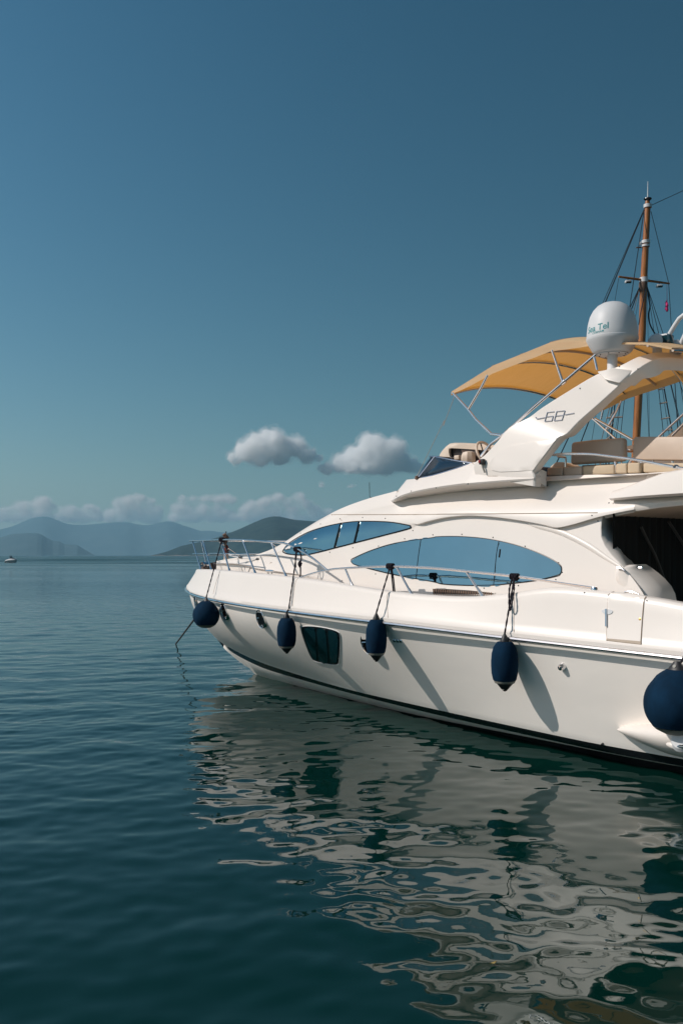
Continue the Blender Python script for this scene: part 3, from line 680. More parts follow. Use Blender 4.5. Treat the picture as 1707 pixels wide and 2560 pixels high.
hoop((ke[1] * .45 + ke[2] * .55), -.045, .02, 'batten', M['tan'])
for p_, c_ in ((ke[1], .24), ((ke[1] + ke[2]) / 2, .24), (ke[2], .24), (ke[3], .15), (ke[4], .12)):
    hoop(p_ + Vector((.02, .02, 0)), .0, .006, 'seam', M['tan'], c_)
def pole(pts, r=.017, nm='pole', both=True):
    for sg in ((1, -1) if both else (1,)):
        MB().tube([(p.x, p.y * sg, p.z) for p in pts], r, 10).build(nm, M['chrome'], bim)
jn = at_y(3, 253, 1430, 1.70)
pole([at_y(3, 158, 1328, 1.68), jn, at_y(2, 300, 120, 1.74), at_y(2, 395, 208, 1.76), at_y(2, 460, 216, 1.79)])
pole([at_y(3, 372, 1218, 1.66), at_y(3, 330, 1300, 1.68), jn])
main = [at_y(3, 1042, 1085, 1.60), at_y(3, 835, 1262, 1.62), at_y(3, 640, 1430, 1.68), at_y(3, 495, 1560, 1.72), at_y(2, 390, 270, 1.74), at_y(2, 330, 345, 1.76)]
pole(main, .02)
pole([at_y(3, 766, 1066, 1.65), at_y(3, 800, 1168, 1.63), at_y(3, 832, 1262, 1.62)], .019)
pole([at_y(3, 1025, 1108, 1.6), at_y(3, 1042, 1186, 1.6)], .017)
MB().lathe([(.028, -.03), (.03, 0), (.028, .03)], 12, main[1], (main[2] - main[1])).build('clamp', M['chrome'], bim)
# aft struts seen under the arch (starboard side)
pole([at_y(2, 1030, 115, -1.0), at_y(2, 1262, 245, -1.0)], .02, both=False)
pole([at_y(2, 1600, 110, -1.2), at_y(2, 1568, 150, -1.2), at_y(2, 1500, 218, -1.2)], .02, both=False)
pole([at_y(3, 1490, 1165, -1.0), at_y(3, 1568, 1260, -1.0), at_y(3, 1640, 1350, -1.0)], .02, both=False)
pole([at_y(2, 1078, 60, -1.4), at_y(2, 1065, 118, -1.4)], .017, both=False)
MB().tube([at_y(3, 170, 1345, 1.69), at_y(2, 100, 160, 1.70), at_y(8, 640, 0, 1.70), at_y(8, 470, 350, 1.7), at_y(8, 300, 700, 1.68)], .0045, 6).build('tie_line', mat('pale_cord', (.42, .38, .34), .8, noise=(20, .2)), bim)
MB().lathe([(0, .03), (.025, .02), (.03, -.02), (0, -.035)], 10, at_y(8, 300, 705, 1.68)).build('tie_shackle', M['brown'], bim)

# ------------------------------------------------------------------ flybridge seats, rail
def slab(name, pts, y, depth, m, bevel, par, dx=0.0, lean=0.0):
    P = [at_y(*p, y) for p in pts]; zc = sum(p.z for p in P) / len(P)
    fp = [Vector((p.x, p.y + lean * (p.z - zc), p.z)) for p in P]; bp = [p + Vector((dx, -depth, 0)) for p in fp]; n = len(P)
    mb = MB().add(fp + bp, [tuple(range(n)), tuple(range(2 * n - 1, n - 1, -1))] + [(i, n + i, n + (i + 1) % n, (i + 1) % n) for i in range(n)])
    return mb.build(name, m, par, bevel=bevel, segs=4, sharp=50)
st = empty('flybridge_seating', parent=yacht)
slab('backrest', [(2, 873, 258), (2, 1000, 242), (2, 1195, 228), (2, 1208, 372), (2, 1000, 388), (2, 878, 396)], 1.30, .13, M['seatback'], .045, st, lean=-.12)
slab('backrest', [(2, 1260, 236), (2, 1268, 224), (2, 1800, 222), (2, 1800, 372), (2, 1262, 366)], 1.20, .14, M['seatback'], .05, st, lean=-.12)
for P, yy, m in (([(2, 733, 415), (2, 830, 410), (2, 830, 464), (2, 733, 462)], 1.48, 'seatback'), ([(2, 835, 412), (2, 946, 404), (2, 946, 462), (2, 835, 464)], 1.48, 'seatback'),
              ([(2, 952, 404), (2, 1146, 394), (2, 1146, 452), (2, 952, 461)], 1.46, 'cushion'), ([(2, 1154, 390), (2, 1222, 386), (2, 1222, 449), (2, 1154, 451)], 1.50, 'cushion'),
              ([(2, 1226, 384), (2, 1302, 382), (2, 1302, 446), (2, 1226, 449)], 1.50, 'cushion'), ([(2, 1322, 386), (2, 1800, 384), (2, 1800, 445), (2, 1322, 444)], 1.46, 'cushion')):
    slab('seat_cushion', P, yy, .4, M[m], .022, st)
for x in (1150, 1308): slab('seat_post', [(2, x - 5, 378), (2, x + 5, 378), (2, x + 5, 446), (2, x - 5, 446)], 1.44, .04, M['chrome'], .003, st)
slab('seat_frame', [(2, 950, 400), (2, 1300, 384), (2, 1300, 395), (2, 950, 410)], 1.2, .05, M['brown'], .003, st)
slab('sofa_base', [(2, 735, 464), (2, 1146, 452), (2, 1800, 445), (2, 1800, 470), (2, 735, 480)], 1.40, .3, M['dash'], .003, st)
for x in (1060, 1190, 1380, 1500): slab('backrest_post', [(2, x - 4, 360), (2, x + 4, 360), (2, x + 4, 400), (2, x - 4, 400)], 1.16, .03, M['chrome'], .003, st)
slab('table_top', [(2, 1205, 285), (2, 1262, 275), (2, 1262, 300), (2, 1205, 297)], .1, .8, M['hood'], .006, st)
slab('table_edge', [(2, 1205, 305), (2, 1262, 308), (2, 1262, 322), (2, 1205, 318)], .1, .8, M['wood'], .003, st)
slab('folded_cover', [(2, 755, 408), (2, 790, 380), (2, 830, 380), (2, 870, 405), (2, 868, 412), (2, 755, 414)], 1.2, .3, M['hood'], .02, st)
fr = empty('flybridge_rail', parent=yacht)
MB().tube([Vector(p) for p in cr([at_y(2, 772, 336, 1.72), at_y(2, 870, 330, 1.75), at_y(2, 1000, 331, 1.78), at_y(2, 1090, 340, 1.8), at_y(2, 1250, 361, 1.83), at_y(2, 1400, 388, 1.86), at_y(2, 1545, 415, 1.9), at_y(2, 1600, 424, 1.9)], 6)], .017, 10).build('top_rail', M['chrome'], fr)
MB().lathe([(.02, -.02), (.035, -.01), (.04, .012), (.02, .03)], 14, at_y(2, 1525, 412, 1.89)).build('rail_foot', M['chrome'], fr)
MB().tube([at_y(2, 800, 345, 1.3), at_y(2, 850, 352, 1.3), at_y(2, 850, 365, 1.3), at_y(2, 848, 410, 1.3)], .014, 8).build('grab_handle', M['chrome'], fr)

# wing of the flybridge over the cockpit
wrows = []
for a, t in ((12.10, 1.905), (12.30, 1.96), (12.55, 2.03), (12.9, 2.10), (13.4, 2.2), (14.2, 2.3), (16, 2.4), (19, 2.4)):
    px = CX + F * (YO.x - FW[0] * a + PT[0] * t) / (YO.y - FW[1] * a + PT[1] * t); dep = YO.y - FW[1] * a + PT[1] * t
    yt = np.interp(px, [1516, 1557, 1602, 1679, 1707, 1760], [1228, 1216, 1197, 1169.5, 1164.5, 1160]); yl = np.interp(px, [1516, 1522, 1600, 1707, 1760], [1248, 1249, 1242, 1235, 1232])
    z1 = EYE + (HY - yt) / F * dep; z0 = EYE + (HY - yl) / F * dep
    z1 = min(z1, 3.62); z0 = max(min(z0, 3.25), 3.05)
    wrows.append([(-a, 1.55, z0 + .02), (-a, t - .06, z0 - .012), (-a, t, z0 + .012), (-a, t - .02, (z0 + z1) / 2), (-a, t - .05, z1 - .02), (-a, t - .09, z1), (-a, t - .22, z1 - .01), (-a, 1.5, max(3.40, z1 - .18))])
wb = MB(); wb.grid(wrows); wb.add(wrows[0], [tuple(range(8))]); wb.grid([[mirror(p) for p in r] for r in wrows])
wb.build('flybridge_wing', M['gelcoat'], yacht, sharp=40)

# ------------------------------------------------------------------ saloon aft end: pillar return, dark doors, rounded side moulding
outer = [Vector(p) for p in hs[-1][:16]]
inner_px = Q(2, (1290, 1150), (1285, 1100), (1280, 1060), (1262, 1012), (1200, 935), (1175, 880), (1150, 820), (1138, 775), (1137, 745), (1142, 715))
zs_o = [p.z for p in outer]
inner = [on(p, 1, 1.56) for p in cr(inner_px, 5)]
inner = [inner[int(round(i * (len(inner) - 1) / 15))] for i in range(16)]
print('INN', [tuple(round(c_, 2) for c_ in p) for p in inner], [tuple(round(c_, 2) for c_ in p) for p in outer])
midr = [(o_ * .5 + i_ * .5) + Vector((-.02, .02, 0)) for o_, i_ in zip(outer, inner)]
MB().grid([outer, [o_ * .9 + m_ * .1 + Vector((-.008, .008, 0)) for o_, m_ in zip(outer, midr)], midr, inner, [Vector((p.x + .05, p.y - .12, p.z)) for p in inner]]).build('aft_pillar', M['gelcoat'], yacht, sharp=50)
ad = empty('saloon_door', parent=yacht)
pl = []
for k in range(170):
    y = 1.85 - k * .022; pl.append((-12.12 - .008 * math.sin(k * .9) - .005 * math.sin(k * 2.3), y))
MB().grid([[(x, y, 1.3) for x, y in pl], [(x, y, 3.08) for x, y in pl]]).build('added_dark_sheet', M['added_dark_sheet'], ad)  # pleated black sheet, added to keep the glass doors dark
for L in (((1310, 775), (1345, 850), (1400, 960), (1455, 1110), (1480, 1200)), ((1480, 745), (1568, 880), (1640, 1000)), ):
    P = [on(q(2, *p), 0, -12.19) for p in L]; MB().tube([Vector(p) for p in cr(P, 4)], .018, 8).build('door_rail', mat('dark_door_rail', (.05, .045, .04), .3, noise=(6, .2)) if 'dark_door_rail' not in bpy.data.materials else bpy.data.materials['dark_door_rail'], ad)
bgm = MB(); c0 = at_y(2, 1290, 1215, 1.80)
rows_b = []
prof_l = Q(2, (1165, 1032), (1155, 1065), (1160, 1105), (1180, 1140), (1212, 1185), (1240, 1230)); prof_r = Q(2, (1312, 1026), (1360, 1062), (1400, 1098), (1440, 1145), (1462, 1190), (1472, 1240))
for pl_, pr_ in zip(prof_l, prof_r):
    L_, R_ = on(pl_, 1, 2.0), on(pr_, 1, 1.72)
    rw = []
    for u in np.linspace(0, 1, 13):
        p = L_ * (1 - u) + R_ * u; rw.append(p + Vector((-.06, .09, 0)) * math.sin(math.pi * u) ** .8)
    rows_b.append([L_ + Vector((.05, -.12, 0))] + rw + [R_ + Vector((.02, -.25, 0))])
toprow = [p * .5 + Vector((rows_b[0][7].x, 1.7, rows_b[0][7].z)) * .5 + Vector((0, 0, .04)) for p in rows_b[0]]
bgm.grid([toprow] + rows_b).build('side_moulding', M['gelcoat'], yacht, sharp=70)
grb = empty('grab_rail', parent=yacht)
for L in (((1168, 1028), (1190, 1030), (1212, 1046)), ((1298, 1028), (1318, 1028))):
    MB().tube([on(q(2, *p), 1, 2.02) for p in L], .016, 8).build('grab_end', M['chrome'], grb)
MB().tube([Vector(p) for p in cr([on(q(2, *p), 1, 2.15) for p in ((1210, 1178), (1235, 1174), (1270, 1180), (1300, 1192))], 4)], .012, 8).build('grab_bar', M['chrome'], grb)

# nav light on the coaming, slatted vent grille
nl = empty('side_light', parent=yacht)
B_AC = bvh_of(arch, coam)
l, nn = hit(B_AC, q(8, 1122, 520)); l2, n2 = hit(B_AC, q(8, 1150, 650))
MB().box(l + nn * .035, (.07, .06, .075)).build('lamp_body', M['blackrub'], nl, bevel=.008)
MB().box(l + nn * .06 + Vector((.02, 0, .0)), (.035, .03, .04)).build('lamp_lens', M['red'], nl, bevel=.006)
MB().tube([l + nn * .04 - Vector((0, 0, .03)), (l + l2) / 2 + nn * .05, l2 + nn * .025], .012, 8).build('lamp_plug', M['grey_vinyl'], nl)
vg = empty('vent_grille', parent=yacht)
l, nn = hit(B_HOUSE, q(2, 225, 1175))
go = Q(2, (38, 1156), (130, 1157), (260, 1165), (330, 1172), (420, 1184), (400, 1196), (200, 1194), (38, 1190))
vb = patch('recess', B_HOUSE, go, M['dash'], vg, .004, 8, 1)
for k in range(26):
    x = 46 + k * 14; a_, _ = hit(B_HOUSE, q(2, x, 1158 + k * .85)); b_, nb = hit(B_HOUSE, q(2, x, 1198))
    MB().tube([a_ + nb * .008, b_ + nb * .008], .0085, 6).build('slat', M['teak'], vg)
drape('frame', B_HOUSE, go, .007, M['gelcoat'], vg, .004, 1, True)
drape('handle', B_HOUSE, Q(2, (60, 1158), (122, 1159)), .009, M['chrome'], vg, .02, 2)

# ------------------------------------------------------------------ rails
def rail_t(p_, ins=.10):
    """a point in the photograph lying on the vertical surface a little inside the bulwark top"""
    t = 2.0
    lo_, hi_ = 0.35, 3.2                       # bisection: how far out the sight line meets the surface
    for _ in range(60):
        t = (lo_ + hi_) / 2; p = on(p_, 1, t)
        if t > float(plan(-p.x, **TOP)) - ins: hi_ = t
        else: lo_ = t
    return on(p_, 1, t)
br = empty('bow_rail', parent=yacht)
def port_curve(pts, n=6): return [Vector(p) for p in cr([rail_t(p) for p in pts], n)]
# metric rails so that both sides match
def rail_pt(a, z, sg, ins=.10): return Vector((-a, sg * (float(plan(a, **TOP)) - ins), z))
tops = [rail_t(p, .10 + .12 * k_) for k_, p in zip((0, .5, .8, .9, .8, .65), Q(6, (330, 252), (600, 243), (815, 246), (1165, 271), (1330, 288), (1470, 345)))] + [rail_t(p, i_) for p, i_ in zip(Q(1, (830, 475), (935, 560)), (.13, .10))]
mids = [rail_t(p, i_) for p, i_ in zip(Q(6, (300, 417), (440, 412), (600, 414), (900, 425)), (.10, .12, .15, .17))]
print('TOPS', [tuple(round(k, 2) for k in p) for p in tops]); print('MIDS', [tuple(round(k, 2) for k in p) for p in mids])
def both_curve(P, nose, r, nm):
    half = [nose] + P
    pts = [Vector((p.x, -p.y, p.z)) for p in half[::-1]] + [Vector(p) for p in half[1:]]
    return MB().tube([Vector(p) for p in cr(pts, 6)], r, 10).build(nm, M['chrome'], br)
nose_t = Vector((-.55, 0, tops[0].z + .02)); nose_m = Vector((-.62, 0, mids[0].z + .01))
both_curve([Vector((-.85, .5, tops[0].z + .01))] + tops, nose_t, .017, 'top_rail')
both_curve([Vector((-.9, .45, mids[0].z))] + mids, nose_m, .012, 'mid_rail')
stn = [((205, 265), (305, 602)), ((330, 255), (435, 607)), ((550, 258), (660, 622)), ((815, 250), (975, 648)), ((1165, 275), (1355, 692))]
for (t_, b_), i_ in zip(stn, (.10, .10, .16, .195, .208)):
    T_, B_ = rail_t(q(6, *t_), i_), rail_t(q(6, *b_), .09)
    for sg in (1, -1):
        tp, bt_ = Vector((T_.x, T_.y * sg, T_.z)), Vector((B_.x, B_.y * sg, B_.z - .02))
        s_ = MB().tube([tp, bt_], .0155, 10).build('stanchion', M['chrome'], br)
        d_ = (tp - bt_).normalized(); MB().tube([bt_ - d_ * .03, bt_ + d_ * .02, bt_ + d_ * .10], [.03, .024, .02], 10).build('socket', M['chrome'], s_)
MB().tube([Vector((-.56, 0, nose_t.z)), Vector((-.80, 0, 2.13))], .0155, 10).build('stanchion', M['chrome'], br)
sr = empty('side_rail', parent=yacht)
sp = [rail_t(p) for p in Q(1, (762, 600), (830, 575), (940, 550), (1040, 541), (1200, 532), (1350, 530), (1568, 540)) + Q(2, (250, 1051), (520, 1079), (700, 1104), (900, 1134), (1000, 1149), (1026, 1156))]
for sg in (1, -1):
    MB().tube([Vector((p[0], p[1] * sg, p[2])) for p in cr(sp, 5)], .0165, 10).build('top_rail', M['chrome'], sr)
    for (n1, t_), (n2, b_) in (((1, (1035, 543)), (1, (1085, 652))), ((1, (1350, 531)), (1, (1442, 692))), ((2, (240, 1050)), (2, (338, 1188)))):
        T_, B_ = rail_t(q(n1, *t_)), rail_t(q(n2, *b_), .09)
        tp, bt_ = Vector((T_.x, T_.y * sg, T_.z)), Vector((B_.x, B_.y * sg, B_.z - .02))
        s_ = MB().tube([tp, bt_], .0155, 10).build('stanchion', M['chrome'], sr)
        d_ = (tp - bt_).normalized(); MB().tube([bt_ - d_ * .02, bt_ + d_ * .02, bt_ + d_ * .10], [.03, .024, .02], 10).build('socket', M['chrome'], s_)
    e_ = sp[-1]; MB().lathe([(0, .03), (.03, .02), (.04, 0), (.04, -.02)], 12, (e_.x, e_.y * sg, e_.z)).build('rail_foot', M['chrome'], sr)

# cleat, windlass, jackstaff with rolled flag
cl_ = empty('mooring_cleat', parent=yacht)
A_, B_ = rail_t(q(6, 1100, 622), .14), rail_t(q(6, 1195, 626), .14)
MB().tube([A_, (A_ + B_) / 2, B_], [.014, .02, .014], 8).build('cleat_bar', M['chrome'], cl_)
for u in (.25, .75):
    p = A_ * (1 - u) + B_ * u; MB().tube([p, p - Vector((0, 0, .09))], .014, 8).build('cleat_leg', M['chrome'], cl_)
wl_ = empty('anchor_windlass', parent=yacht)
p0 = on(q(6, 440, 560), 1, .1)
MB().box(p0 + Vector((0, 0, -.02)), (.24, .22, .16)).build('gearbox', M['brown'], wl_, bevel=.02)
MB().lathe([(.06, -.08), (.075, -.05), (.05, 0), (.075, .05), (.06, .08)], 16, p0 + Vector((.02, .16, .02)), (0, 1, 0)).build('drum', M['chrome'], wl_)
MB().box(on(q(6, 485, 555), 1, .1), (.12, .14, .14)).build('motor_cover', M['blackrub'], wl_, bevel=.02)
MB().box(on(q(6, 335, 598), 1, .3), (.14, .1, .05)).build('chain_stopper', M['brown'], wl_, bevel=.01)
js = empty('jackstaff', parent=yacht)
b0, b1, b2 = on(q(6, 615, 500), 1, -.1), on(q(6, 612, 260), 1, -.1), on(q(6, 613, 148), 1, -.1)
MB().tube([b0 + Vector((0, 0, -.06)), b0, b0 * .65 + b1 * .35], [.075, .06, .045], 12).build('staff_foot', mat('pale_varnish', (.55, .42, .33), .5, noise=(9, .2)), js)
MB().tube([b0, b1, b2], [.016, .014, .008], 8).build('staff', M['brown'], js)
MB().lathe([(0, .02), (.018, 0), (0, -.02)], 10, b2).build('staff_cap', M['black'], js)
def clump(name, c, h, r, m, par, seed):
    rr_ = random.Random(seed); P = []; rs = []
    for k in range(9):
        u = k / 8; P.append(c + Vector((rr_.uniform(-.3, .3) * r, rr_.uniform(-.3, .3) * r, (u - .5) * h))); rs.append(r * (.35 + .65 * math.sin(math.pi * min(1, u * .9 + .1))) * rr_.uniform(.75, 1.2))
    return MB().tube(P, rs, 10).build(name, m, par, sharp=60)
clump('rolled_flag', on(q(6, 600, 225), 1, -.1), .20, .075, M['brown'], js, 1)
clump('rolled_flag', on(q(6, 620, 370), 1, -.1), .22, .055, mat('dull_red_cloth', (.16, .035, .025), .9, noise=(20, .4)), js, 2)
MB().tube([on(q(6, 590, 250), 1, -.05), on(q(6, 600, 320), 1, -.05), on(q(6, 628, 370), 1, -.05), on(q(6, 640, 420), 1, -.05)], .012, 6).build('flag_cord', M['blackrub'], js)
# white loop of line over the coachroof edge
drape('line_loop', B_HOUSE, Q(6, (840, 570), (848, 620), (870, 640), (895, 625), (910, 570)), .007, M['white'], house, .008, 6)
# whip antenna
MB().tube([Vector((-6.9, -1.0, 3.2)), on(q(1, 1186, 105), 1, -1.0), on(q(1, 1184, 15), 1, -1.0)], .006, 6).build('whip_antenna', M['blackrub'], yacht)

# stern fairing low on the quarter, with its chrome lug
sf = empty('stern_fairing', parent=yacht)
ctop = [at_y(9, 210, 1545, 2.42), at_y(9, 250, 1515, 2.46), at_y(9, 400, 1498, 2.55), at_y(9, 700, 1492, 2.66), at_y(9, 1000, 1495, 2.72), at_y(9, 1400, 1500, 2.76)]
cbot = [at_y(9, 210, 1560, 2.42), at_y(9, 270, 1620, 2.40), at_y(9, 450, 1720, 2.42), at_y(9, 700, 1830, 2.45), at_y(9, 1000, 1945, 2.48), at_y(9, 1400, 2040, 2.52)]
ct, cbm = [Vector(p) for p in cr(ctop, 6)], [Vector(p) for p in cr(cbot, 6)]
srows = []
for t_, b_ in zip(ct, cbm):
    h = (t_ - b_); rad = max(h.length / 2, .01); c_ = (t_ + b_) / 2
    srows.append([c_ + Vector((0, -.12, 0)) + Vector((0, math.cos(v) * (rad * .75 + .12), 0)) + h.normalized() * math.sin(v) * rad for v in np.linspace(0, 2 * math.pi, 24, endpoint=False)])
last_ = srows[-1]
for k in range(1, 8): srows.append([p + Vector((-k * .8, 0, -.0)) for p in last_])
fb_ = MB(); fb_.grid(srows, close_u=True); fb_.build('fairing', M['gelcoat'], sf, sharp=60)
k0 = at_y(9, 1060, 1800, 2.90)
MB().lathe([(0, .10), (.02, .085), (.035, .04), (.04, 0), (.03, -.06), (0, -.1)], 16, k0, (1, .1, .12)).build('lug_base', M['gelcoat'], sf)
MB().tube([at_y(9, 1090, 1810, 2.95), at_y(9, 1140, 1802, 2.96), at_y(9, 1230, 1805, 2.96)], [.014, .02, .024], 10).build('lug', M['chrome'], sf)
MB().lathe([(0, .05), (.10, .04), (.13, 0), (.1, -.05), (0, -.06)], 20, at_y(9, 1190, 1690, 2.9), (0, 1, .3), squash=(1, 1.2)).build('step_pad', M['white'], sf)

# ------------------------------------------------------------------ fenders: each hangs from a rail by its own line
def fender(ctr_px, top_px, eye_bot_px, r, kind, rope_top, label, knot='rail', double=False, y_out=.10, body=None):
    # position of the fender's axis: just outside the rubbing strip
    t = 2.6
    for _ in range(60):
        p = on(ctr_px, 1, t); t = .6 * t + .4 * (float(plan(-p.x, **RUB)) + y_out)
    c = on(ctr_px, 1, t)
    dep = YO.y + FW[1] * c.x + PT[1] * c.y; k = dep / F
    zt = EYE + (HY - top_px[1]) * k; zb = EYE + (HY - eye_bot_px[1]) * k
    def wpos(v): 
        a_ = YO + Vector((FW[0] * v.x + PT[0] * v.y, FW[1] * v.x + PT[1] * v.y, v.z)); return a_
    base = wpos(Vector((c.x, c.y, zb)))
    e = empty('fender', base, YAW); tag(e, label, 'fender', 'navy fenders hung along the yacht')
    h = zt - zb
    if kind == 'cyl':
        nk = .13 * h; pr = [(.30 * r, h - nk * 1.05), (.52 * r, h - nk * 1.05), (.62 * r, h - nk * 1.18), (.82 * r, h - nk * 1.75), (.95 * r, h - nk * 2.6), (r, h - nk * 3.6), (r, nk * 3.4), (.96 * r, nk * 2.4), (.86 * r, nk * 1.6), (.80 * r, nk * 1.45)]
        MB().lathe(pr, 36).build('cover', M['navy'], e, sharp=60)
        MB().lathe([(.79 * r, nk * 1.5), (.77 * r, nk * 1.3), (.70 * r, nk * 1.12)], 32).build('band', M['grey_vinyl'], e)
        MB().lathe([(.72 * r, nk * 1.2), (.62 * r, nk * 1.0), (.34 * r, nk * .45), (.16 * r, nk * .1), (0, 0)], 24, squash=(1, .8)).build('end_eye', M['blackrub'], e, sharp=50)
        MB().lathe([(0, -.001), (.10 * r, 0)], 12, (0, .2 * r, nk * .35), (0, 1, .3)).build('eyelet', M['grey_vinyl'], e)
        MB().lathe([(.34 * r, h - nk * 1.02), (.32 * r, h - nk * .8), (.18 * r, h - nk * .3), (.08 * r, h)], 20).build('end_eye', M['blackrub'], e)
    else:
        R_ = r; cz = h * .47; pr = []
        pr = [(0, cz - R_ * .97), (.35 * R_, cz - R_ * .935), (.62 * R_, cz - R_ * .80), (.70 * R_, cz - R_ * .73)]
        MB().lathe(pr, 36).build('bare_bottom', M['grey_vinyl'], e)
        pr = [(.72 * R_, cz - R_ * .71)] + [(R_ * math.cos(t_), cz + R_ * math.sin(t_)) for t_ in np.linspace(-.72, .72, 14)] + [(.60 * R_, cz + .86 * R_), (.44 * R_, cz + .98 * R_), (.30 * R_, cz + 1.06 * R_)]
        MB().lathe(pr, 40).build('cover', M['navy'], e, sharp=60)
        MB().lathe([(.29 * R_, cz + 1.05 * R_), (.22 * R_, cz + 1.14 * R_), (.10 * R_, cz + 1.30 * R_), (.05 * R_, h)], 20, squash=(1, .7)).build('end_eye', M['blackrub'], e)
        MB().lathe([(0, 0), (.055 * R_, 0)], 12, (0, .16 * R_, cz + 1.17 * R_), (0, 1, .4)).build('eyelet', M['grey_vinyl'], e)
    loc = lambda v: Vector((v.x - c.x, v.y - c.y, v.z - zb))
    topv = Vector((c.x, c.y, zt))
    # the line runs up to the rub rail edge, then inboard to the rail
    rt = rope_top
    a_r = -c.x
    pts = [topv]
    edge = Vector((c.x, float(plan(a_r, **RUB)) + .055, float(ip(a_r, Z_RUB)) + .0))
    if zt < edge.z - .02: pts.append(edge)
    pts.append(rt)
    def twist(P, rr2):
        P = [Vector(p) for p in P]; D = []
        for p0, p1 in zip(P[:-1], P[1:]):
            n_ = max(2, int((p1 - p0).length / .05)); D += [p0 * (1 - j / n_) + p1 * (j / n_) for j in range(n_)]
        D.append(P[-1]); mb = MB()
        for ph in (0, math.pi):
            mb.tube([loc(p) + Vector((math.cos(i * 1.3 + ph), math.sin(i * 1.3 + ph), 0)) * rr2 * .55 for i, p in enumerate(D)], rr2 * .8, 6)
        return mb
    ln = twist(pts, .010).build('line', M['rope'], e)
    if double:
        m1 = pts[-1] * .45 + pts[-2] * .55
        loop = [pts[-1] + Vector((.0, .02, 0)), pts[-1] * .6 + m1 * .4 + Vector((-.05, .03, 0)), m1 + Vector((-.06, .03, .03)), m1 + Vector((-.02, .02, -.02)), pts[-1] * .6 + m1 * .4 + Vector((.03, .02, 0)), pts[-1] + Vector((.02, .0, 0))]
        twist(cr(loop, 4), .010).build('line', M['rope'], e)
    # hitch: a few turns on the rail plus tails
    kb = MB()
    for i in range(5):
        o_ = Vector((-.05 + i * .024, 0, 0)); kb.tube([loc(rt) + o_ + Vector((0, math.cos(t_) * .032, math.sin(t_) * .032)) for t_ in np.linspace(0, 2 * math.pi, 12, endpoint=False)], .013, 6, closed=True)
    for i in range(3):
        kb.tube([loc(rt) + Vector((math.cos(t_) * .03 - .02 + i * .02, math.sin(t_) * .022, -.02 + math.sin(t_ * 2) * .03)) for t_ in np.linspace(0, 2 * math.pi, 12, endpoint=False)], .013, 6, closed=True)
    kb.build('hitch', M['rope'], e)
    if knot == 'tail':
        P = [loc(rt) + Vector(v) for v in ((-.02, .02, 0), (-.10, .03, -.04), (-.14, .03, -.14), (-.11, .03, -.24), (-.12, .03, -.30), (-.13, .04, -.42), (-.10, .04, -.47))]
        MB().tube([Vector(p) for p in cr(P, 4)], .012, 6).build('tail', M['rope'], e)
        clump('tail_knot', loc(rt) + Vector((-.115, .035, -.24)), .10, .035, M['rope'], e, 3)
        MB().tube([loc(rt) + Vector((.0, .02, 0)), loc(rt) + Vector((.01, .03, -.15)), loc(rt) + Vector((.0, .03, -.30))], .011, 6).build('tail', M['rope'], e)
    elif knot == 'tails':
        for dx, L_ in ((-.05, .36), (-.08, .36), (-.03, .16)):
            MB().tube([loc(rt) + Vector((dx * .4, .01, 0)), loc(rt) + Vector((dx, .015, -L_ * .5)), loc(rt) + Vector((dx - .02, .01, -L_))], .010, 6).build('tail', M['rope'], e)
    return e
fender(q(6, 368, 1175), q(6, 415, 958), q(6, 368, 1352), .245, 'ball', rail_t(q(6, 562, 240), .16), 'round navy ball fender at the bow, the farthest of the hanging fenders', y_out=.20)
fender(q(1, 677, 930), q(1, 690, 812), q(1, 665, 1066), .152, 'cyl', rail_t(q(1, 742, 424), .19), 'navy cylinder fender just left of the square hull window', knot='tail', y_out=.10)
fender(q(1, 1226, 970), q(1, 1243, 815), q(1, 1222, 1116), .147, 'cyl', rail_t(q(1, 1312, 528)), 'navy cylinder fender hanging partly over a porthole, right of the square hull window', knot='tails', y_out=.10)
fender(q(4, 476, 545), q(4, 490, 355), q(4, 466, 709), .165, 'cyl', rail_t(q(2, 536, 1082)), 'navy cylinder fender on doubled line amidships, largest of the cylinder fenders', double=True, y_out=.11)
fender(q(9, 1085, 1150), q(9, 1085, 690), q(9, 1085, 1602), .335, 'ball', Vector((-13.55, 2.38, 2.05)), 'big round navy ball fender cut by the right picture edge, above the stern fairing', double=False, y_out=.22)

# ------------------------------------------------------------------ anchor chain and boat hook
ac0, ac1 = Vector((-.45, .05, .95)), on(q(7, 50, 575), 2, 0.0)
W_ = lambda v: YO + Vector((FW[0] * v.x + PT[0] * v.y, FW[1] * v.x + PT[1] * v.y, v.z))
ce = empty('anchor_chain', W_(ac1)); tag(ce, 'dark anchor chain running slanting from the bow into the water', 'chain')
d0, d1 = W_(hit(B_HULL, (516, 1508))[0]), W_(ac1)
dirc = (d0 - d1).normalized(); mbc = MB(); nl_ = 46
far = d0; tip = d1 - dirc * .5
L_ = (far - tip).length; nl_ = int(L_ / .05)
side = dirc.orthogonal().normalized(); oth = dirc.cross(side)
for i in range(nl_):
    c_ = tip + dirc * (i + .5) * .05 - d1; u_ = side if i % 2 else oth
    mbc.tube([c_ + dirc * math.cos(t_) * .032 + u_ * math.sin(t_) * .016 for t_ in np.linspace(0, 2 * math.pi, 10, endpoint=False)], .007, 5, closed=True)
mbc.build('links', mat('galvanised_chain', (.06, .055, .05), .6, metal=.4, noise=(20, .4)), ce)
bh = empty('boat_hook', W_(on(q(6, 640, 435), 1, 1.0))); tag(bh, 'thin white boat hook with black grips lying across the foredeck rail', 'boat hook')
b0 = W_(on(q(6, 640, 435), 1, 1.0)); pts = [W_(on(q(6, x, y), 1, 1.35)) - b0 for x, y in ((640, 435), (800, 462), (890, 474), (1015, 481))]
MB().tube(pts, .010, 8).build('shaft', M['white'], bh)
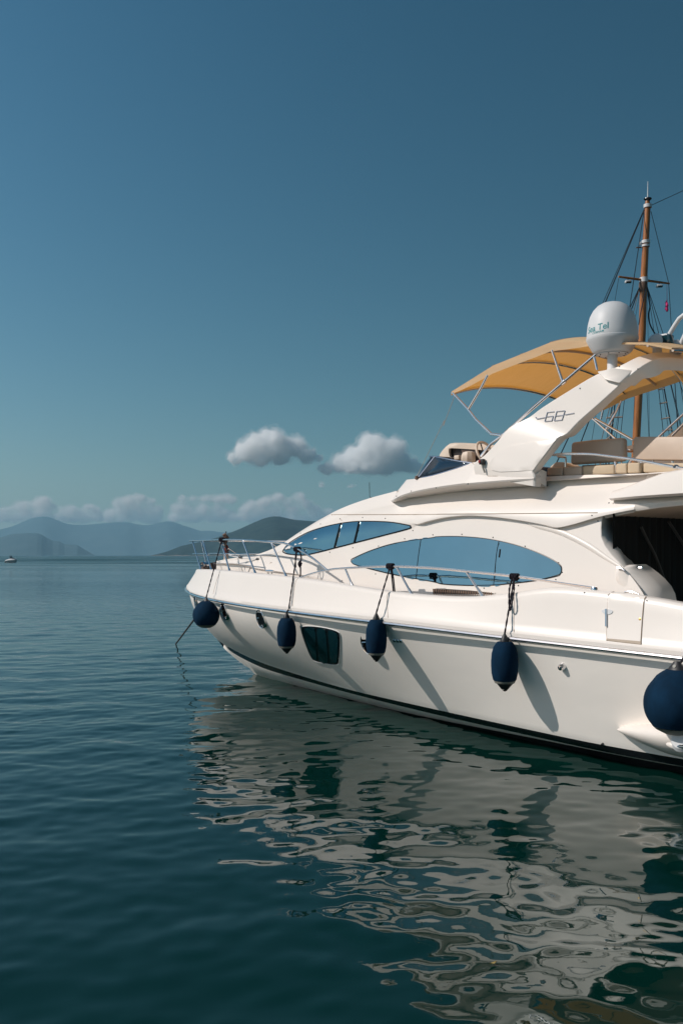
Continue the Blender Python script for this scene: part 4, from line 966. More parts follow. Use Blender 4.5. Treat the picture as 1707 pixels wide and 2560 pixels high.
for i, j in ((1, 2), (3, 3)):
    p = pts[i]; d_ = (pts[3] - pts[0]).normalized(); MB().tube([p - d_ * .07, p + d_ * .03], .02, 8).build('grip', M['blackrub'], bh)

# ------------------------------------------------------------------ sea
def sea_mat():
    m = bpy.data.materials.new('sea_water'); m.use_nodes = True
    n = m.node_tree; p = n.nodes['Principled BSDF']
    p.inputs['Base Color'].default_value = (0.0008, 0.0200, 0.0150, 1); p.inputs['Roughness'].default_value = 0.012
    p.inputs['IOR'].default_value = 1.333; p.inputs['Specular IOR Level'].default_value = 0.5; p.inputs['Specular Tint'].default_value = (0.52, 0.76, 0.66, 1)
    tc = n.nodes.new('ShaderNodeTexCoord')
    hs_ = []
    for sc, st_, amp in ((0.55, (1, 1, 1), 1.0), (2.2, (1, 1, 1), .4), (7.0, (1, 1, 1), .10)):
        mp = n.nodes.new('ShaderNodeMapping'); mp.inputs['Scale'].default_value = st_; mp.inputs['Rotation'].default_value = (0, 0, .35)
        n.links.new(tc.outputs['Object'], mp.inputs[0])
        t = n.nodes.new('ShaderNodeTexNoise'); t.inputs['Scale'].default_value = sc; t.inputs['Detail'].default_value = 3; t.inputs['Roughness'].default_value = .45
        n.links.new(mp.outputs[0], t.inputs['Vector'])
        mu = n.nodes.new('ShaderNodeMath'); mu.operation = 'MULTIPLY'; mu.inputs[1].default_value = amp; n.links.new(t.outputs[0], mu.inputs[0]); hs_.append(mu)
    a0_ = n.nodes.new('ShaderNodeMath'); n.links.new(hs_[0].outputs[0], a0_.inputs[0]); n.links.new(hs_[1].outputs[0], a0_.inputs[1])
    ad_ = n.nodes.new('ShaderNodeMath'); n.links.new(a0_.outputs[0], ad_.inputs[0]); n.links.new(hs_[2].outputs[0], ad_.inputs[1])
    b = n.nodes.new('ShaderNodeBump'); b.inputs['Strength'].default_value = 1.0; b.inputs['Distance'].default_value = 1.0
    # the lee of the yacht is smoother than the open bay
    sx_ = n.nodes.new('ShaderNodeSeparateXYZ'); n.links.new(tc.outputs['Object'], sx_.inputs[0])
    mr_ = n.nodes.new('ShaderNodeMapRange'); mr_.interpolation_type = 'SMOOTHSTEP'; mr_.inputs[1].default_value = 12; mr_.inputs[2].default_value = 85; mr_.inputs[3].default_value = .007; mr_.inputs[4].default_value = .13
    n.links.new(sx_.outputs['Y'], mr_.inputs[0])
    # ripples too small to resolve in the open bay act as roughness
    rr_ = n.nodes.new('ShaderNodeMapRange'); rr_.interpolation_type = 'SMOOTHSTEP'; rr_.inputs[1].default_value = 30; rr_.inputs[2].default_value = 420; rr_.inputs[3].default_value = .012; rr_.inputs[4].default_value = .30
    n.links.new(sx_.outputs['Y'], rr_.inputs[0])
    # patches of breeze
    wp_ = n.nodes.new('ShaderNodeMapping'); wp_.inputs['Scale'].default_value = (.010, .022, 1); n.links.new(tc.outputs['Object'], wp_.inputs[0])
    wn_ = n.nodes.new('ShaderNodeTexNoise'); wn_.inputs['Scale'].default_value = 1.0; wn_.inputs['Detail'].default_value = 3; n.links.new(wp_.outputs[0], wn_.inputs['Vector'])
    wr_ = n.nodes.new('ShaderNodeMapRange'); wr_.inputs[1].default_value = .38; wr_.inputs[2].default_value = .62; wr_.inputs[3].default_value = .45; wr_.inputs[4].default_value = 1.35; n.links.new(wn_.outputs[0], wr_.inputs[0])
    wm_ = n.nodes.new('ShaderNodeMath'); wm_.operation = 'MULTIPLY'; n.links.new(mr_.outputs[0], wm_.inputs[0]); n.links.new(wr_.outputs[0], wm_.inputs[1])
    rq_ = n.nodes.new('ShaderNodeMath'); rq_.operation = 'MULTIPLY'; n.links.new(rr_.outputs[0], rq_.inputs[0]); n.links.new(wr_.outputs[0], rq_.inputs[1]); n.links.new(rq_.outputs[0], p.inputs['Roughness'])
    ml_ = n.nodes.new('ShaderNodeMath'); ml_.operation = 'MULTIPLY'; n.links.new(ad_.outputs[0], ml_.inputs[0]); n.links.new(wm_.outputs[0], ml_.inputs[1]); ad_ = ml_
    n.links.new(ad_.outputs[0], b.inputs['Height']); n.links.new(b.outputs[0], p.inputs['Normal'])
    return m
def waves(x, y, dr):
    """height of a calm harbour ripple; parts shorter than the mesh can carry are dropped"""
    z = np.zeros_like(x); g = np.random.default_rng(11)
    lam = np.exp(g.uniform(np.log(.17), np.log(2.0), 140))
    for l in lam:
        th_ = g.normal(R(100), R(48)); k = 2 * math.pi / l; ph = g.uniform(0, 6.28)
        amp = .00074 * l ** .90
        f = np.clip((l / np.maximum(dr, 1e-3) - 2.5) / 3.0, 0, 1)
        z += amp * f * np.sin(k * (x * math.cos(th_) + y * math.sin(th_)) + ph + .6 * np.sin(.35 * k * (x * math.sin(th_) - y * math.cos(th_)) + ph * 2))
    return z
AP = (0.0, -7.0)
fan = np.concatenate([np.linspace(-180, -40, 36, endpoint=False), np.linspace(-40, -21, 90, endpoint=False), np.linspace(-21, 21, 760, endpoint=False), np.linspace(21, 40, 90, endpoint=False), np.linspace(40, 180, 36)])
rad = [0.5]
while rad[-1] < 13600:
    r_ = rad[-1]; d_ = max(r_ - 7, 0.5)
    rad.append(r_ + max(.045, .0016 * d_ + d_ * d_ / (EYE * F) * .55))
rad = np.array(rad); print('sea rows', len(rad))
TH, RR_ = np.meshgrid(np.radians(fan), rad)
X_ = AP[0] + RR_ * np.sin(TH); Y_ = AP[1] + RR_ * np.cos(TH)
DR = np.gradient(rad)[:, None] * np.ones_like(X_); ang = np.abs(np.degrees(TH)); DR = np.maximum(DR, RR_ * np.where(ang > 41, .07, np.where(ang > 21.2, .0037, .00097)))
Z_ = waves(X_, Y_, DR)
nr, nc = X_.shape
me = bpy.data.meshes.new('sea')
vv = np.stack([X_, Y_, Z_], -1).reshape(-1, 3)
idx = np.arange(nr * nc).reshape(nr, nc)
qd = np.stack([idx[:-1, :-1], idx[:-1, 1:], idx[1:, 1:], idx[1:, :-1]], -1).reshape(-1, 4)[:, ::-1]
me.vertices.add(len(vv)); me.vertices.foreach_set('co', vv.ravel())
me.loops.add(qd.size); me.loops.foreach_set('vertex_index', qd.ravel().astype(np.int32))
me.polygons.add(len(qd)); me.polygons.foreach_set('loop_start', np.arange(0, qd.size, 4, dtype=np.int32))
me.polygons.foreach_set('use_smooth', np.ones(len(qd), dtype=bool))
me.update(); me.validate()
me.materials.append(sea_mat())
sea = bpy.data.objects.new('sea', me); COL.objects.link(sea)
tag(sea, 'calm dark teal sea with small ripples reflecting the yacht', 'sea', kind='structure')
if sea.data.polygons[0].normal.z < 0: sea.data.flip_normals()

# ------------------------------------------------------------------ hills
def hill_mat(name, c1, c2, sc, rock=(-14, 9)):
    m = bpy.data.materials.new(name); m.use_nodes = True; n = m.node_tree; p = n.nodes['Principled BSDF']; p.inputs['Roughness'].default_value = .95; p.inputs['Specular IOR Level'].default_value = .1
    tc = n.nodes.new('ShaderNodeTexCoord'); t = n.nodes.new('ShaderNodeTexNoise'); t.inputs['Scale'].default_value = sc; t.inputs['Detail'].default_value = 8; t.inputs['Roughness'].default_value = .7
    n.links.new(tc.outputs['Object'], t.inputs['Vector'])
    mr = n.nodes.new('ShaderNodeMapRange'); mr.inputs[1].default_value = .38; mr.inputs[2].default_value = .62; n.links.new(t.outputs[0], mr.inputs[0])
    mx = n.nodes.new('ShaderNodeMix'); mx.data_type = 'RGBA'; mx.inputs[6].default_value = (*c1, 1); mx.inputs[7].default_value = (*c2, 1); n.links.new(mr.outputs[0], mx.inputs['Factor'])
    # bare rock along the shore
    sp_ = n.nodes.new('ShaderNodeSeparateXYZ'); n.links.new(tc.outputs['Object'], sp_.inputs[0])
    ad_ = n.nodes.new('ShaderNodeMath'); ad_.operation = 'MULTIPLY_ADD'; ad_.inputs[1].default_value = rock[0]; ad_.inputs[2].default_value = rock[1]; n.links.new(t.outputs[0], ad_.inputs[0])
    lt = n.nodes.new('ShaderNodeMath'); lt.operation = 'LESS_THAN'; n.links.new(sp_.outputs['Z'], lt.inputs[0]); n.links.new(ad_.outputs[0], lt.inputs[1])
    m2 = n.nodes.new('ShaderNodeMix'); m2.data_type = 'RGBA'; m2.inputs[7].default_value = (.17, .14, .12, 1); n.links.new(mx.outputs[2], m2.inputs[6]); n.links.new(lt.outputs[0], m2.inputs['Factor'])
    n.links.new(m2.outputs[2], p.inputs['Base Color'])
    return m
def vnoise(x, y, seed):
    g = np.random.default_rng(seed); z = np.zeros_like(x)
    for o_ in range(5):
        for _ in range(6):
            a_ = g.uniform(0, 6.28); k = 2 ** o_ * g.uniform(.7, 1.4); z += np.sin(k * (x * math.cos(a_) + y * math.sin(a_)) + g.uniform(0, 6.28)) * .5 ** (o_ * .9)
    return z / 6
def hill(name, prof, D, depth, m, label, seed, rough=.10, nx=560, ny=110):
    px = np.array([q(5, x, y)[0] for x, y in prof]); hy = np.array([max((HY - .3 - q(5, x, y)[1]) / F, -.002) for x, y in prof])
    xs = np.linspace(px[0], px[-1], nx); h = np.interp(xs, px, hy)
    kk = np.hanning(13); kk /= kk.sum(); hp_ = np.convolve(np.pad(h, 6, 'edge'), kk, 'valid')
    ang_ = (xs - CX) / F; v = np.linspace(0, 1, ny)
    A_, V_ = np.meshgrid(ang_, v); Hh = np.meshgrid(hp_, v)[0]
    mid = .45; rise = np.where(V_ < mid, np.sin(np.clip(V_ / mid, 0, 1) * math.pi / 2) ** 1.05, np.cos((V_ - mid) / (1 - mid) * math.pi / 2) ** 1.0)
    Yd = D + (V_ - mid) * depth * (0.35 + .65 * np.clip(Hh / Hh.max(), 0, 1)); Xw = A_ * Yd
    sc = 5.0 / depth; nz = vnoise(Xw * sc, Yd * sc, seed) + .5 * np.abs(vnoise(Xw * sc * 3, Yd * sc * 3, seed + 1))
    Zw = Hh * Yd * rise * (1 + rough * nz * (1 - rise ** 4 * .6) * np.clip(rise * 1.6, 0, 1) ** 1.5) + EYE * np.clip(rise, 0, 1) - 2 * (1 - np.clip(rise * 6, 0, 1))
    vv = np.stack([Xw, Yd, Zw], -1).reshape(-1, 3); idx = np.arange(nx * ny).reshape(ny, nx)
    f_ = np.stack([idx[:-1, :-1], idx[:-1, 1:], idx[1:, 1:], idx[1:, :-1]], -1).reshape(-1, 4)
    me = bpy.data.meshes.new(name); me.from_pydata(vv.tolist(), [], f_.tolist()); me.polygons.foreach_set('use_smooth', [True] * len(f_)); me.materials.append(m)
    o = bpy.data.objects.new(name, me); COL.objects.link(o); tag(o, label, 'hill', kind='structure'); return o
hm = hill_mat('wooded_hillside', (.012, .028, .032), (.032, .052, .048), .022); hm2 = hill_mat('hazed_far_hillside', (.045, .078, .09), (.075, .11, .115), .006, (0, -9))  # far hills' base colour is paled and blued to carry painted haze
hill('near_hill', [(690, 708), (705, 705), (760, 691), (800, 675), (830, 664), (900, 650), (980, 630), (1020, 613), (1060, 600), (1100, 584), (1130, 570), (1200, 541), (1225, 534), (1250, 530), (1275, 531), (1300, 536), (1350, 545), (1400, 549), (1450, 552), (1550, 560), (1700, 580), (1900, 615), (2100, 650), (2300, 700)], 3600, 1500, hm, 'dark wooded hill behind the yacht bow', 5)
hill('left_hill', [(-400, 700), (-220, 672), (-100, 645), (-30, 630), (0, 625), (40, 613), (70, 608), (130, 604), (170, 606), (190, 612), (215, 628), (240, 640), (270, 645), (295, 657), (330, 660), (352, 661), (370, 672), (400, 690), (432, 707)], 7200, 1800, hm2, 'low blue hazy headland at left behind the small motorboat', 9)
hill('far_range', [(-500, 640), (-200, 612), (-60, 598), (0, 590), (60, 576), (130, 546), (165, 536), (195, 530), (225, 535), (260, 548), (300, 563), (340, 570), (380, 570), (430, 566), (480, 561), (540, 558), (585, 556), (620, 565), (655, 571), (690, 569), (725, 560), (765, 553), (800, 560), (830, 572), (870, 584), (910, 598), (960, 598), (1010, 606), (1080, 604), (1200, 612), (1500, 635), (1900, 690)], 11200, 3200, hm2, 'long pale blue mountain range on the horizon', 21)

# ------------------------------------------------------------------ clouds: soft volumes far beyond the hills
def cloud_mat(name, dens, sc, lo, hi, col=(1, 1, 1)):
    m = bpy.data.materials.new(name); m.use_nodes = True; n = m.node_tree; n.nodes.remove(n.nodes['Principled BSDF'])
    v = n.nodes.new('ShaderNodeVolumePrincipled'); v.inputs['Color'].default_value = (*col, 1); v.inputs['Anisotropy'].default_value = .15
    tc = n.nodes.new('ShaderNodeTexCoord'); t = n.nodes.new('ShaderNodeTexNoise'); t.inputs['Scale'].default_value = sc; t.inputs['Detail'].default_value = 6; t.inputs['Roughness'].default_value = .6
    n.links.new(tc.outputs['Object'], t.inputs['Vector'])
    mr = n.nodes.new('ShaderNodeMapRange'); mr.inputs[1].default_value = lo; mr.inputs[2].default_value = hi; mr.inputs[3].default_value = 0; mr.inputs[4].default_value = dens
    n.links.new(t.outputs[0], mr.inputs[0]); n.links.new(mr.outputs[0], v.inputs['Density'])
    m.cycles.volume_step_rate = .3
    n.links.new(v.outputs[0], n.nodes['Material Output'].inputs['Volume']); return m
tex1 = bpy.data.textures.new('puffs', 'CLOUDS'); tex1.noise_scale = 260; tex1.noise_depth = 4
tex2 = bpy.data.textures.new('fluff', 'CLOUDS'); tex2.noise_scale = 90; tex2.noise_depth = 4
tex3 = bpy.data.textures.new('wisps', 'CLOUDS'); tex3.noise_scale = 45; tex3.noise_depth = 3
def cloud_body(name, blobs, D, m, voxel, disp, seed, squash, grow, c0):
    rr_ = random.Random(seed); bm = bmesh.new()
    for x, y, r in blobs:
        for k in range(7):
            jx, jy, jr = (0, 0, 1) if k == 0 else (rr_.uniform(-.75, .75), rr_.uniform(-.55, .75), rr_.uniform(.32, .6))
            c_ = world_at((x + jx * r, y - jy * r * squash), D + rr_.uniform(-.7, .7) * r / F * D); rm = (r * jr * (.5 + .5 * grow) + r * .5 * (grow - 1)) / F * D
            bmesh.ops.create_icosphere(bm, subdivisions=3, radius=max(rm, 20), matrix=Matrix.Translation(c_ - c0) @ Matrix.Diagonal((1, 1, squash, 1)))
    zb = min(world_at(b_[:2], D).z - c0.z - b_[2] / F * D * .35 * grow for b_ in blobs)
    for v_ in bm.verts:
        if v_.co.z < zb: v_.co.z = zb + (v_.co.z - zb) * .3
    me = bpy.data.meshes.new(name); bm.to_mesh(me); bm.free()
    o = bpy.data.objects.new(name, me); COL.objects.link(o); o.location = c0
    rm_ = o.modifiers.new('r', 'REMESH'); rm_.mode = 'VOXEL'; rm_.voxel_size = voxel
    for t_, s_ in ((tex1, disp), (tex2, disp * .6), (tex3, disp * .35)):
        d_ = o.modifiers.new('d', 'DISPLACE'); d_.texture = t_; d_.strength = s_; d_.mid_level = .5; d_.texture_coords = 'GLOBAL'
    r2 = o.modifiers.new('r2', 'REMESH'); r2.mode = 'VOXEL'; r2.voxel_size = voxel
    dgx = bpy.context.evaluated_depsgraph_get(); me2 = bpy.data.meshes.new_from_object(o.evaluated_get(dgx))
    o.modifiers.clear(); o.data = me2; me2.materials.clear(); me2.materials.append(m)
    return o
def cloud(blobs, D, mats, label, voxel, disp, seed, squash=1.0, group=None):
    c0 = world_at(blobs[0][:2], D)
    core = cloud_body('cloud', blobs, D, mats[0], voxel, disp, seed, squash, .95, c0); tag(core, label, 'cloud', group)
    for k, (m, gr) in enumerate(zip(mats[1:], (1.14, 1.38))):
        o = cloud_body('cloud_veil', blobs, D, m, voxel * 1.3, disp * 1.5, seed, squash, gr, c0); o.parent = core; o.location = (0, 0, 0)
    return core
cm1 = (cloud_mat('cloud_vapour', .024, .0075, .38, .60), cloud_mat('thin_vapour', .006, .006, .40, .66, (1, .985, .97)), cloud_mat('veil_vapour', .003, .005, .42, .70))
warm = (1, .975, .955)
cm2 = (cloud_mat('far_cloud_vapour', .011, .0075, .40, .66, warm), cloud_mat('far_thin_vapour', .0045, .006, .38, .66, warm), cloud_mat('far_veil_vapour', .003, .004, .36, .68, warm))
def B5(*L): return [(*q(5, x, y), r * .5485) for x, y, r in L]
cloud(B5((1240, 200, 70), (1170, 205, 55), (1120, 240, 48), (1065, 268, 32), (1300, 215, 60), (1350, 215, 50), (1420, 245, 30), (1455, 268, 22), (1400, 275, 26), (1200, 275, 40), (1390, 250, 35), (1280, 260, 45)), 17000, cm1, 'puffy white cumulus cloud standing alone above the foredeck', 18, 130, 3, .85)
cloud([(*q(0, x, y), r) for x, y, r in ((935, 1125, 42), (895, 1148, 34), (855, 1160, 26), (815, 1170, 18), (975, 1130, 36), (1000, 1155, 30), (930, 1165, 34), (1020, 1165, 24), (1045, 1172, 16), (880, 1172, 24), (960, 1172, 26))], 17000, cm1, 'puffy white cumulus cloud touching the flybridge windscreen', 18, 130, 8, .85)
bank = [(((195, 462, 34), (150, 478, 24), (100, 480, 30), (60, 500, 26), (230, 490, 26), (20, 505, 26), (120, 520, 32), (190, 515, 36), (-40, 510, 30)), 'low cumulus over the left mountain summit'),
        (((330, 500, 28), (400, 490, 22), (290, 505, 24), (370, 525, 30), (440, 510, 26), (300, 545, 22), (450, 540, 24)), 'thin low cloud drifting left of the middle of the range'),
        (((600, 452, 24), (640, 446, 24), (560, 462, 26), (530, 475, 22), (690, 465, 20), (610, 485, 30), (560, 510, 32), (660, 510, 34), (500, 515, 26), (720, 500, 24), (690, 552, 20)), 'flat topped cloud over the saddle of the range'),
        (((830, 446, 22), (880, 450, 22), (930, 450, 22), (985, 452, 24), (1030, 450, 24), (1060, 460, 22), (800, 490, 22), (850, 495, 28), (920, 500, 32), (1000, 500, 32), (880, 535, 28), (960, 545, 28), (1040, 520, 28)), 'long flat cloud with two rounded crests, left of the near hill'),
        (((1140, 478, 28), (1200, 470, 28), (1265, 448, 24), (1305, 465, 24), (1360, 445, 26), (1400, 470, 26), (1110, 500, 22), (1180, 505, 30), (1250, 510, 34), (1330, 510, 32), (1430, 500, 26), (1500, 510, 22), (1480, 530, 24), (1560, 520, 24)), 'lumpy low cloud above the near hill')]
for i, (bl, lb) in enumerate(bank):
    xs_ = [b_[0] for b_ in bl]; bl = bl + tuple((x_, 540, 30) for x_ in np.arange(min(xs_) - 10, max(xs_) + 30, 55))
    cloud(B5(*bl), 19000 + 350 * i, cm2, lb, 30, 120, 20 + i, .7, 'low clouds along the horizon')
cloud([(*q(1, x, y), r) for x, y, r in ((890, 28, 8), (885, 40, 6))], 18000, cm2, 'tiny wisp of cloud under the right cumulus', 14, 40, 41)
cloud([(*q(1, x, y), r) for x, y, r in ((1075, 38, 7), (1055, 40, 4), (1098, 36, 4))], 18000, cm2, 'tiny wisp of cloud nearest the cabin roof', 14, 40, 42)

# ------------------------------------------------------------------ haze
hz = MB().box((0, 6700, 242), (19000, 14000, 488)).build('haze', [], None)
m = bpy.data.materials.new('air'); m.use_nodes = True; n = m.node_tree; n.nodes.remove(n.nodes['Principled BSDF'])
v = n.nodes.new('ShaderNodeVolumePrincipled'); v.inputs['Color'].default_value = (.42, .74, .94, 1); v.inputs['Density'].default_value = .000088; v.inputs['Anisotropy'].default_value = 0.0
n.links.new(v.outputs[0], n.nodes['Material Output'].inputs['Volume']); hz.data.materials.append(m)
tag(hz, 'pale blue haze that fades the distant mountains', 'haze', kind='stuff')

# ------------------------------------------------------------------ wooden sailing boat moored behind
GY = 30.0
gul = empty('wooden_sailing_boat', (0, 0, 0)); tag(gul, 'wooden sailing boat whose varnished mast and rigging rise behind the yacht', 'sailing boat')
def g(n_, x, y, dy=0.0): return world_at(q(n_, x, y), GY + dy)
mast_b, mast_t = g(2, 1282, 240), g(3, 1352, 180)
gd = Vector((FW[0], FW[1], 0)); gs = Vector((PT[0], PT[1], 0))
mb_ = mast_b - (mast_t - mast_b).normalized() * ((mast_b.z - 1.3) / (mast_t - mast_b).normalized().z)
gul.location = (mb_.x, mb_.y, 0); G0 = Vector(gul.location)
def gl(p): return p - G0
MB().tube([gl(mb_), gl(mast_b), gl(g(3, 1318, 960)), gl(g(3, 1328, 640)), gl(mast_t), gl(g(3, 1350, 150))], [.125, .118, .11, .105, .085, .06], 20).build('mast', M['wood'], gul)
MB().lathe([(0, .05), (.06, .035), (.115, .015), (.12, -.01), (.07, -.05), (.06, -.10)], 24, gl(g(3, 1352, 138))).build('mast_truck', M['black'], gul)
MB().tube([gl(g(3, 1352, 130)), gl(g(3, 1353, 30))], [.02, .008], 8).build('masthead_antenna', M['white'], gul)
def band(y, h_, r):
    x = np.interp(y, [180, 640, 960, 1568], [1352, 1328, 1318, 1284]); c_ = gl(g(3, x, y)); MB().lathe([(r - .02, h_), (r, h_), (r, -h_), (r - .02, -h_)], 20, c_).build('mast_band', M['white'], gul)
band(182, .05, .12); band(402, .045, .125); band(426, .03, .125); band(635, .07, .125)
MB().box(gl(g(3, 1306, 412)), (.07, .07, .10)).build('mast_lamp', M['white'], gul, bevel=.02)
MB().box(gl(g(3, 1297, 436)), (.16, .07, .03)).build('lamp_bracket', M['brown'], gul, bevel=.01)
s0, s1 = g(3, 1174, 615, -.25), g(3, 1484, 657, .25)
MB().tube([gl(s0), gl((s0 + s1) / 2), gl(s1)], [.03, .04, .03], 10).build('spreader', M['wood'], gul)
for x, y in ((1231, 646), (1422, 672)):
    c_ = gl(g(3, x, y)); MB().box(c_, (.17, .14, .075)).build('deck_lamp', M['white'], gul, bevel=.02); MB().box(c_ - Vector((-.015, .035, .028)), (.14, .10, .035)).build('deck_lamp_glass', M['black'], gul); MB().tube([c_, c_ + Vector((0, 0, .13))], .012, 6).build('deck_lamp_post', M['black'], gul)
MB().lathe([(.108, .22), (.125, .18), (.13, .06), (.122, -.03), (.108, -.10)], 16, gl(g(3, 1324, 690))).build('shroud_collar', M['brown'], gul)
def stay(p0, p1, r=.011, down=True, dy0=0.0, dy1=0.0, nm='stay', m='wire'):
    a_, b_ = g(*p0, dy0), g(*p1, dy1)
    if down: d_ = (b_ - a_); b_ = a_ + d_ * ((a_.z - 2.0) / (a_.z - b_.z))
    MB().tube([gl(a_), gl(b_)], r, 5).build(nm, M[m], gul)
stay((3, 1330, 200), (3, 1075, 780), .011, dy1=1.0); stay((3, 1330, 205), (3, 1089, 778), .017, dy1=1.2); stay((3, 1332, 205), (3, 1095, 770), .009, False, dy1=1.2)
stay((3, 1174, 625), (3, 1150, 770), .007, dy1=.3); stay((3, 1328, 220), (3, 1241, 805), .013, dy1=-.7); stay((3, 1302, 680), (3, 1243, 805), .015, dy1=-.8)
stay((3, 1303, 680), (3, 1268, 820), .009, m='brown', dy1=-.4); stay((3, 1308, 690), (3, 1283, 830), .006, dy1=-.2)
stay((3, 1372, 215), (3, 1480, 652), .010, False); stay((3, 1480, 652), (3, 1502, 1012), .010, dy1=.2)
for (x, y), r in (((1448, 970), .010), ((1422, 975), .010), ((1395, 985), .008)): stay((3, 1350, 680), (3, x, y), r, dy1=.6)
P = [g(3, *p) for p in ((1349, 680), (1362, 770), (1366, 800), (1358, 845), (1364, 900), (1384, 945), (1404, 980), (1420, 1060))]
MB().tube([gl(Vector(p)) for p in cr(P, 4)], .022, 6).build('halyard', M['wire'], gul)
MB().tube([gl(p) for p in (g(3, 1340, 690, -.2), g(3, 1310, 830, -.25), g(3, 1297, 910, -.25))], .015, 5).build('halyard', M['wire'], gul)
MB().tube([gl(p) for p in (g(3, 1372, 178), g(3, 1568, 88), g(3, 1900, -80))], .010, 5).build('triatic_stay', M['wire'], gul)
stay((3, 1350, 690), (2, 1362, 220), .006); stay((3, 1272, 1300), (3, 1262, 1568), .006); stay((3, 1300, 690), (2, 948, 245), .018, dy1=1.4)
def ladder(L0, L1, R0, R1, ys, n_):
    a0, a1, b0_, b1_ = g(*L0), g(*L1), g(*R0), g(*R1); lm = MB()
    e_ = empty('rope_ladder', parent=gul)
    for p0, p1, rr2 in ((a0, a1, .010), (b0_, b1_, .020)):
        d_ = p1 - p0; top_ = p0 - d_ * 1.2 if False else p0; lo_ = p0 + d_ * ((p0.z - 2.0) / (p0.z - p1.z)); MB().tube([gl(top_), gl(lo_)], rr2, 6).build('ladder_side', M['wire'], e_)
    for y in ys:
        u = (y - L0[2]) / (L1[2] - L0[2]); pa, pb_ = a0 + (a1 - a0) * u, b0_ + (b1_ - b0_) * u; ex = (pb_ - pa) * .10
        MB().tube([gl(pa - ex), gl(pb_ + ex)], .022, 7).build('ladder_rung', mat('grey_wood', (.42, .34, .28), .7, noise=(12, .2)) if 'grey_wood' not in bpy.data.materials else bpy.data.materials['grey_wood'], e_)
ladder((3, 1412, 1240), (3, 1447, 1568), (3, 1440, 1232), (3, 1500, 1560), (1308, 1393, 1487, 1560, 1632), 5)
ladder((3, 1140, 1360), (3, 1072, 1800), (3, 1160, 1300), (3, 1110, 1800), (1411, 1480, 1548, 1612), 5)
for L in (((3, 1186, 1380), (3, 1135, 1800)), ((3, 1215, 1310), (3, 1165, 1790)), ((3, 1140, 1380), (3, 1090, 1780)), ((3, 1480, 1225), (3, 1560, 1568)), ((3, 1515, 1210), (3, 1540, 1568)), ((3, 1540, 1205), (3, 1600, 1568))):
    stay(*L, r=.010)
stay((3, 1345, 1270), (3, 1362, 1660), .008); MB().tube([gl(g(3, 1098, 1481)), gl(g(3, 1196, 1475))], .024, 7).build('ladder_rung', bpy.data.materials['grey_wood'], gul)
MB().tube([gl(g(3, 1470, 665)), gl(g(3, 1470, 760))], .006, 5).build('pennant_line', M['red'], gul)
clump('furled_pennant', gl(g(3, 1469, 793)), .34, .05, M['pink'], gul, 5)
# hull of the sailing boat
ghb = MB(); rows = []
for u in np.linspace(0, 1, 40):
    s_ = -12 + 21 * u; hw_ = 2.6 * (math.sin(math.pi * min(max(.14 + u * .86, 0), 1)) ** .6) if u < 1 else 0; hw_ = max(hw_, .02); zt_ = 1.7 + .9 * (u - .4) ** 2 * 1.6
    c_ = Vector((0, 0, 0)) + gd * s_
    rows.append([c_ + gs * hw_ * k + Vector((0, 0, z)) for k, z in ((.0, zt_ - .3), (.9, zt_ - .32), (.93, zt_), (1, zt_), (1.0, zt_ - .25), (.92, .4), (.75, -.3), (0, -.9))])
ghb.grid(rows, lambda i, j: 1 if j == 0 else 0); ghb.grid([[p - gs * 2 * (p - (Vector((0, 0, 0)) + gd * (-12 + 21 * (i / 39)))).dot(gs) for p in r] for i, r in enumerate(rows)], lambda i, j: 1 if j == 0 else 0)
ghb.build('hull', [M['wood'], M['teak']], gul)
MB().box(-gd * 5 + Vector((0, 0, 1.75)), (4.2, 2.4, .9), Matrix.Rotation(YAW, 3, 'Z')).build('cabin', M['wood'], gul, bevel=.08)

# ------------------------------------------------------------------ small motorboat far off, with two people
SY = 330.0
sb_c = world_at((27, 1404), SY); sb_c.z = 0
sbt = empty('small_motorboat', sb_c); tag(sbt, 'small white open motorboat under way far off at the left', 'motorboat')
k = SY / F
def sp2(x, y): return Vector(((x / 1568 * 80 - 27) * k, 0, EYE - (1370 + y / 1568 * 80 - HY) / F * SY))
mbb = MB(); rows = []
prof_ = [(250, 650, 690), (320, 590, 700), (450, 540, 712), (600, 522, 715), (700, 524, 715), (780, 535, 700), (822, 560, 600)]
for i, (x, yt, yb) in enumerate(prof_):
    t_, b_ = sp2(x, yt), sp2(x, yb); b_.z = min(b_.z, .02) if i < 5 else b_.z; w_ = [1.0, 1.1, 1.15, 1.1, .95, .6, .06][i]; h = t_.z - b_.z
    rows.append([Vector((t_.x, 0, t_.z - .05))] + [Vector((t_.x + (b_.x - t_.x) * v_, -w_ * kk2, t_.z - h * v_)) for v_, kk2 in ((0, .45), (0, .5), (.36, 1.04), (.39, .92), (.7, .82), (1, .5))] + [Vector((b_.x, 0, b_.z - .25))])
mi = lambda i, j: 1 if 3 <= j else 0
mbb.grid(rows, mi); mbb.grid([[(p.x, -p.y, p.z) for p in r] for r in rows], mi); r0 = rows[0]; mbb.add(r0 + [Vector((p.x, -p.y, p.z)) for p in r0[::-1]], [tuple(range(16))])
mbb.build('hull', [M['white'], mat('grey_boat_side', (.62, .63, .62), .4, noise=(2, .2))], sbt)
w0, w1 = sp2(620, 525), sp2(720, 490)
MB().grid([[Vector((w0.x, -.7, w0.z)), Vector((w0.x + .5, 0, w0.z)), Vector((w0.x, .7, w0.z))], [Vector((w0.x + .1, -.6, w1.z)), Vector((w0.x + .55, 0, w1.z)), Vector((w0.x + .1, .6, w1.z))]]).build('windscreen', M['acrylic'], sbt)
MB().box(sp2(290, 640) + Vector((0, 0, .2)), (.3, .3, .45)).build('outboard_motor', M['grey_vinyl'], sbt, bevel=.06)
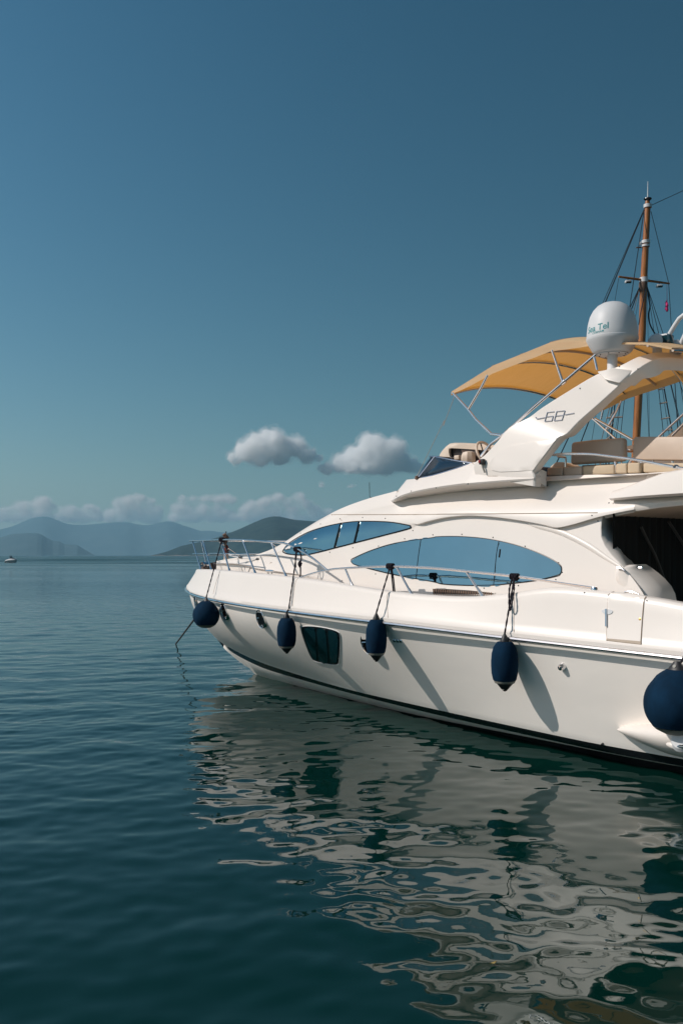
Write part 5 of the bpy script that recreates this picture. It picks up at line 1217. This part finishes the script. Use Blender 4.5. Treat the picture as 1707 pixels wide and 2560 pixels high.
def person(c, label, lean):
    me = bpy.data.meshes.new('person'); v_ = [(0, 0, 0), (.05 * lean, 0, .28), (.08 * lean, 0, .48), (.10 * lean, 0, .58), (.12 * lean, 0, .72), (.08 * lean, .2, .44), (.20 * lean + .1, .25, .22), (.32, .16, .20), (.08 * lean, -.2, .44), (.20 * lean + .1, -.25, .22), (.32, -.16, .20), (.30, .12, 0), (.32, .12, -.35), (.30, -.12, 0), (.32, -.12, -.35)]
    e_ = [(0, 1), (1, 2), (2, 3), (3, 4), (2, 5), (5, 6), (6, 7), (2, 8), (8, 9), (9, 10), (0, 11), (11, 12), (0, 13), (13, 14)]
    r_ = [.17, .16, .17, .07, .11, .075, .055, .045, .075, .055, .045, .09, .06, .09, .06]
    me.from_pydata(v_, e_, []); o = bpy.data.objects.new('person', me); COL.objects.link(o); o.location = c
    md = o.modifiers.new('s', 'SKIN'); o.modifiers.new('ss', 'SUBSURF').render_levels = 2
    for sv, r2 in zip(me.skin_vertices[0].data, r_): sv.radius = (r2, r2)
    me.skin_vertices[0].data[0].use_root = True
    me.materials.append(M['shirt']); tag(o, label, 'person')
    hd = MB().lathe([(0, .12), (.07, .10), (.115, .03), (.12, -.03), (.09, -.06)], 14, (.11 * lean, 0, .75)).build('hair', M['black'], o)
    return o
person(sb_c + sp2(470, 520) + Vector((0, .25, .22)), 'person in dark clothes seated in the small motorboat, nearer its stern', .6)
person(sb_c + sp2(560, 525) + Vector((0, -.25, .2)), 'person in dark clothes leaning forward in the small motorboat, nearer its windscreen', 1.2)

# floating leaf
lp = world_at((1232, 2416), 1.0); d_ = lp - Vector((0, 0, EYE)); lp = Vector((0, 0, EYE)) + d_ * (EYE / -d_.z)
lf = MB().grid([[Vector((x * .03, y * .012 * (1 - abs(x)), .012 + .008 * x * x + .006 * y * y)) for y in (-1, 0, 1)] for x in np.linspace(-1, 1, 9)]).build('floating_leaf', M['leaf'], None)
lf.location = lp; lf.rotation_euler = (0, 0, .6); tag(lf, 'tiny yellow leaf floating on the water in front of the yacht', 'leaf')
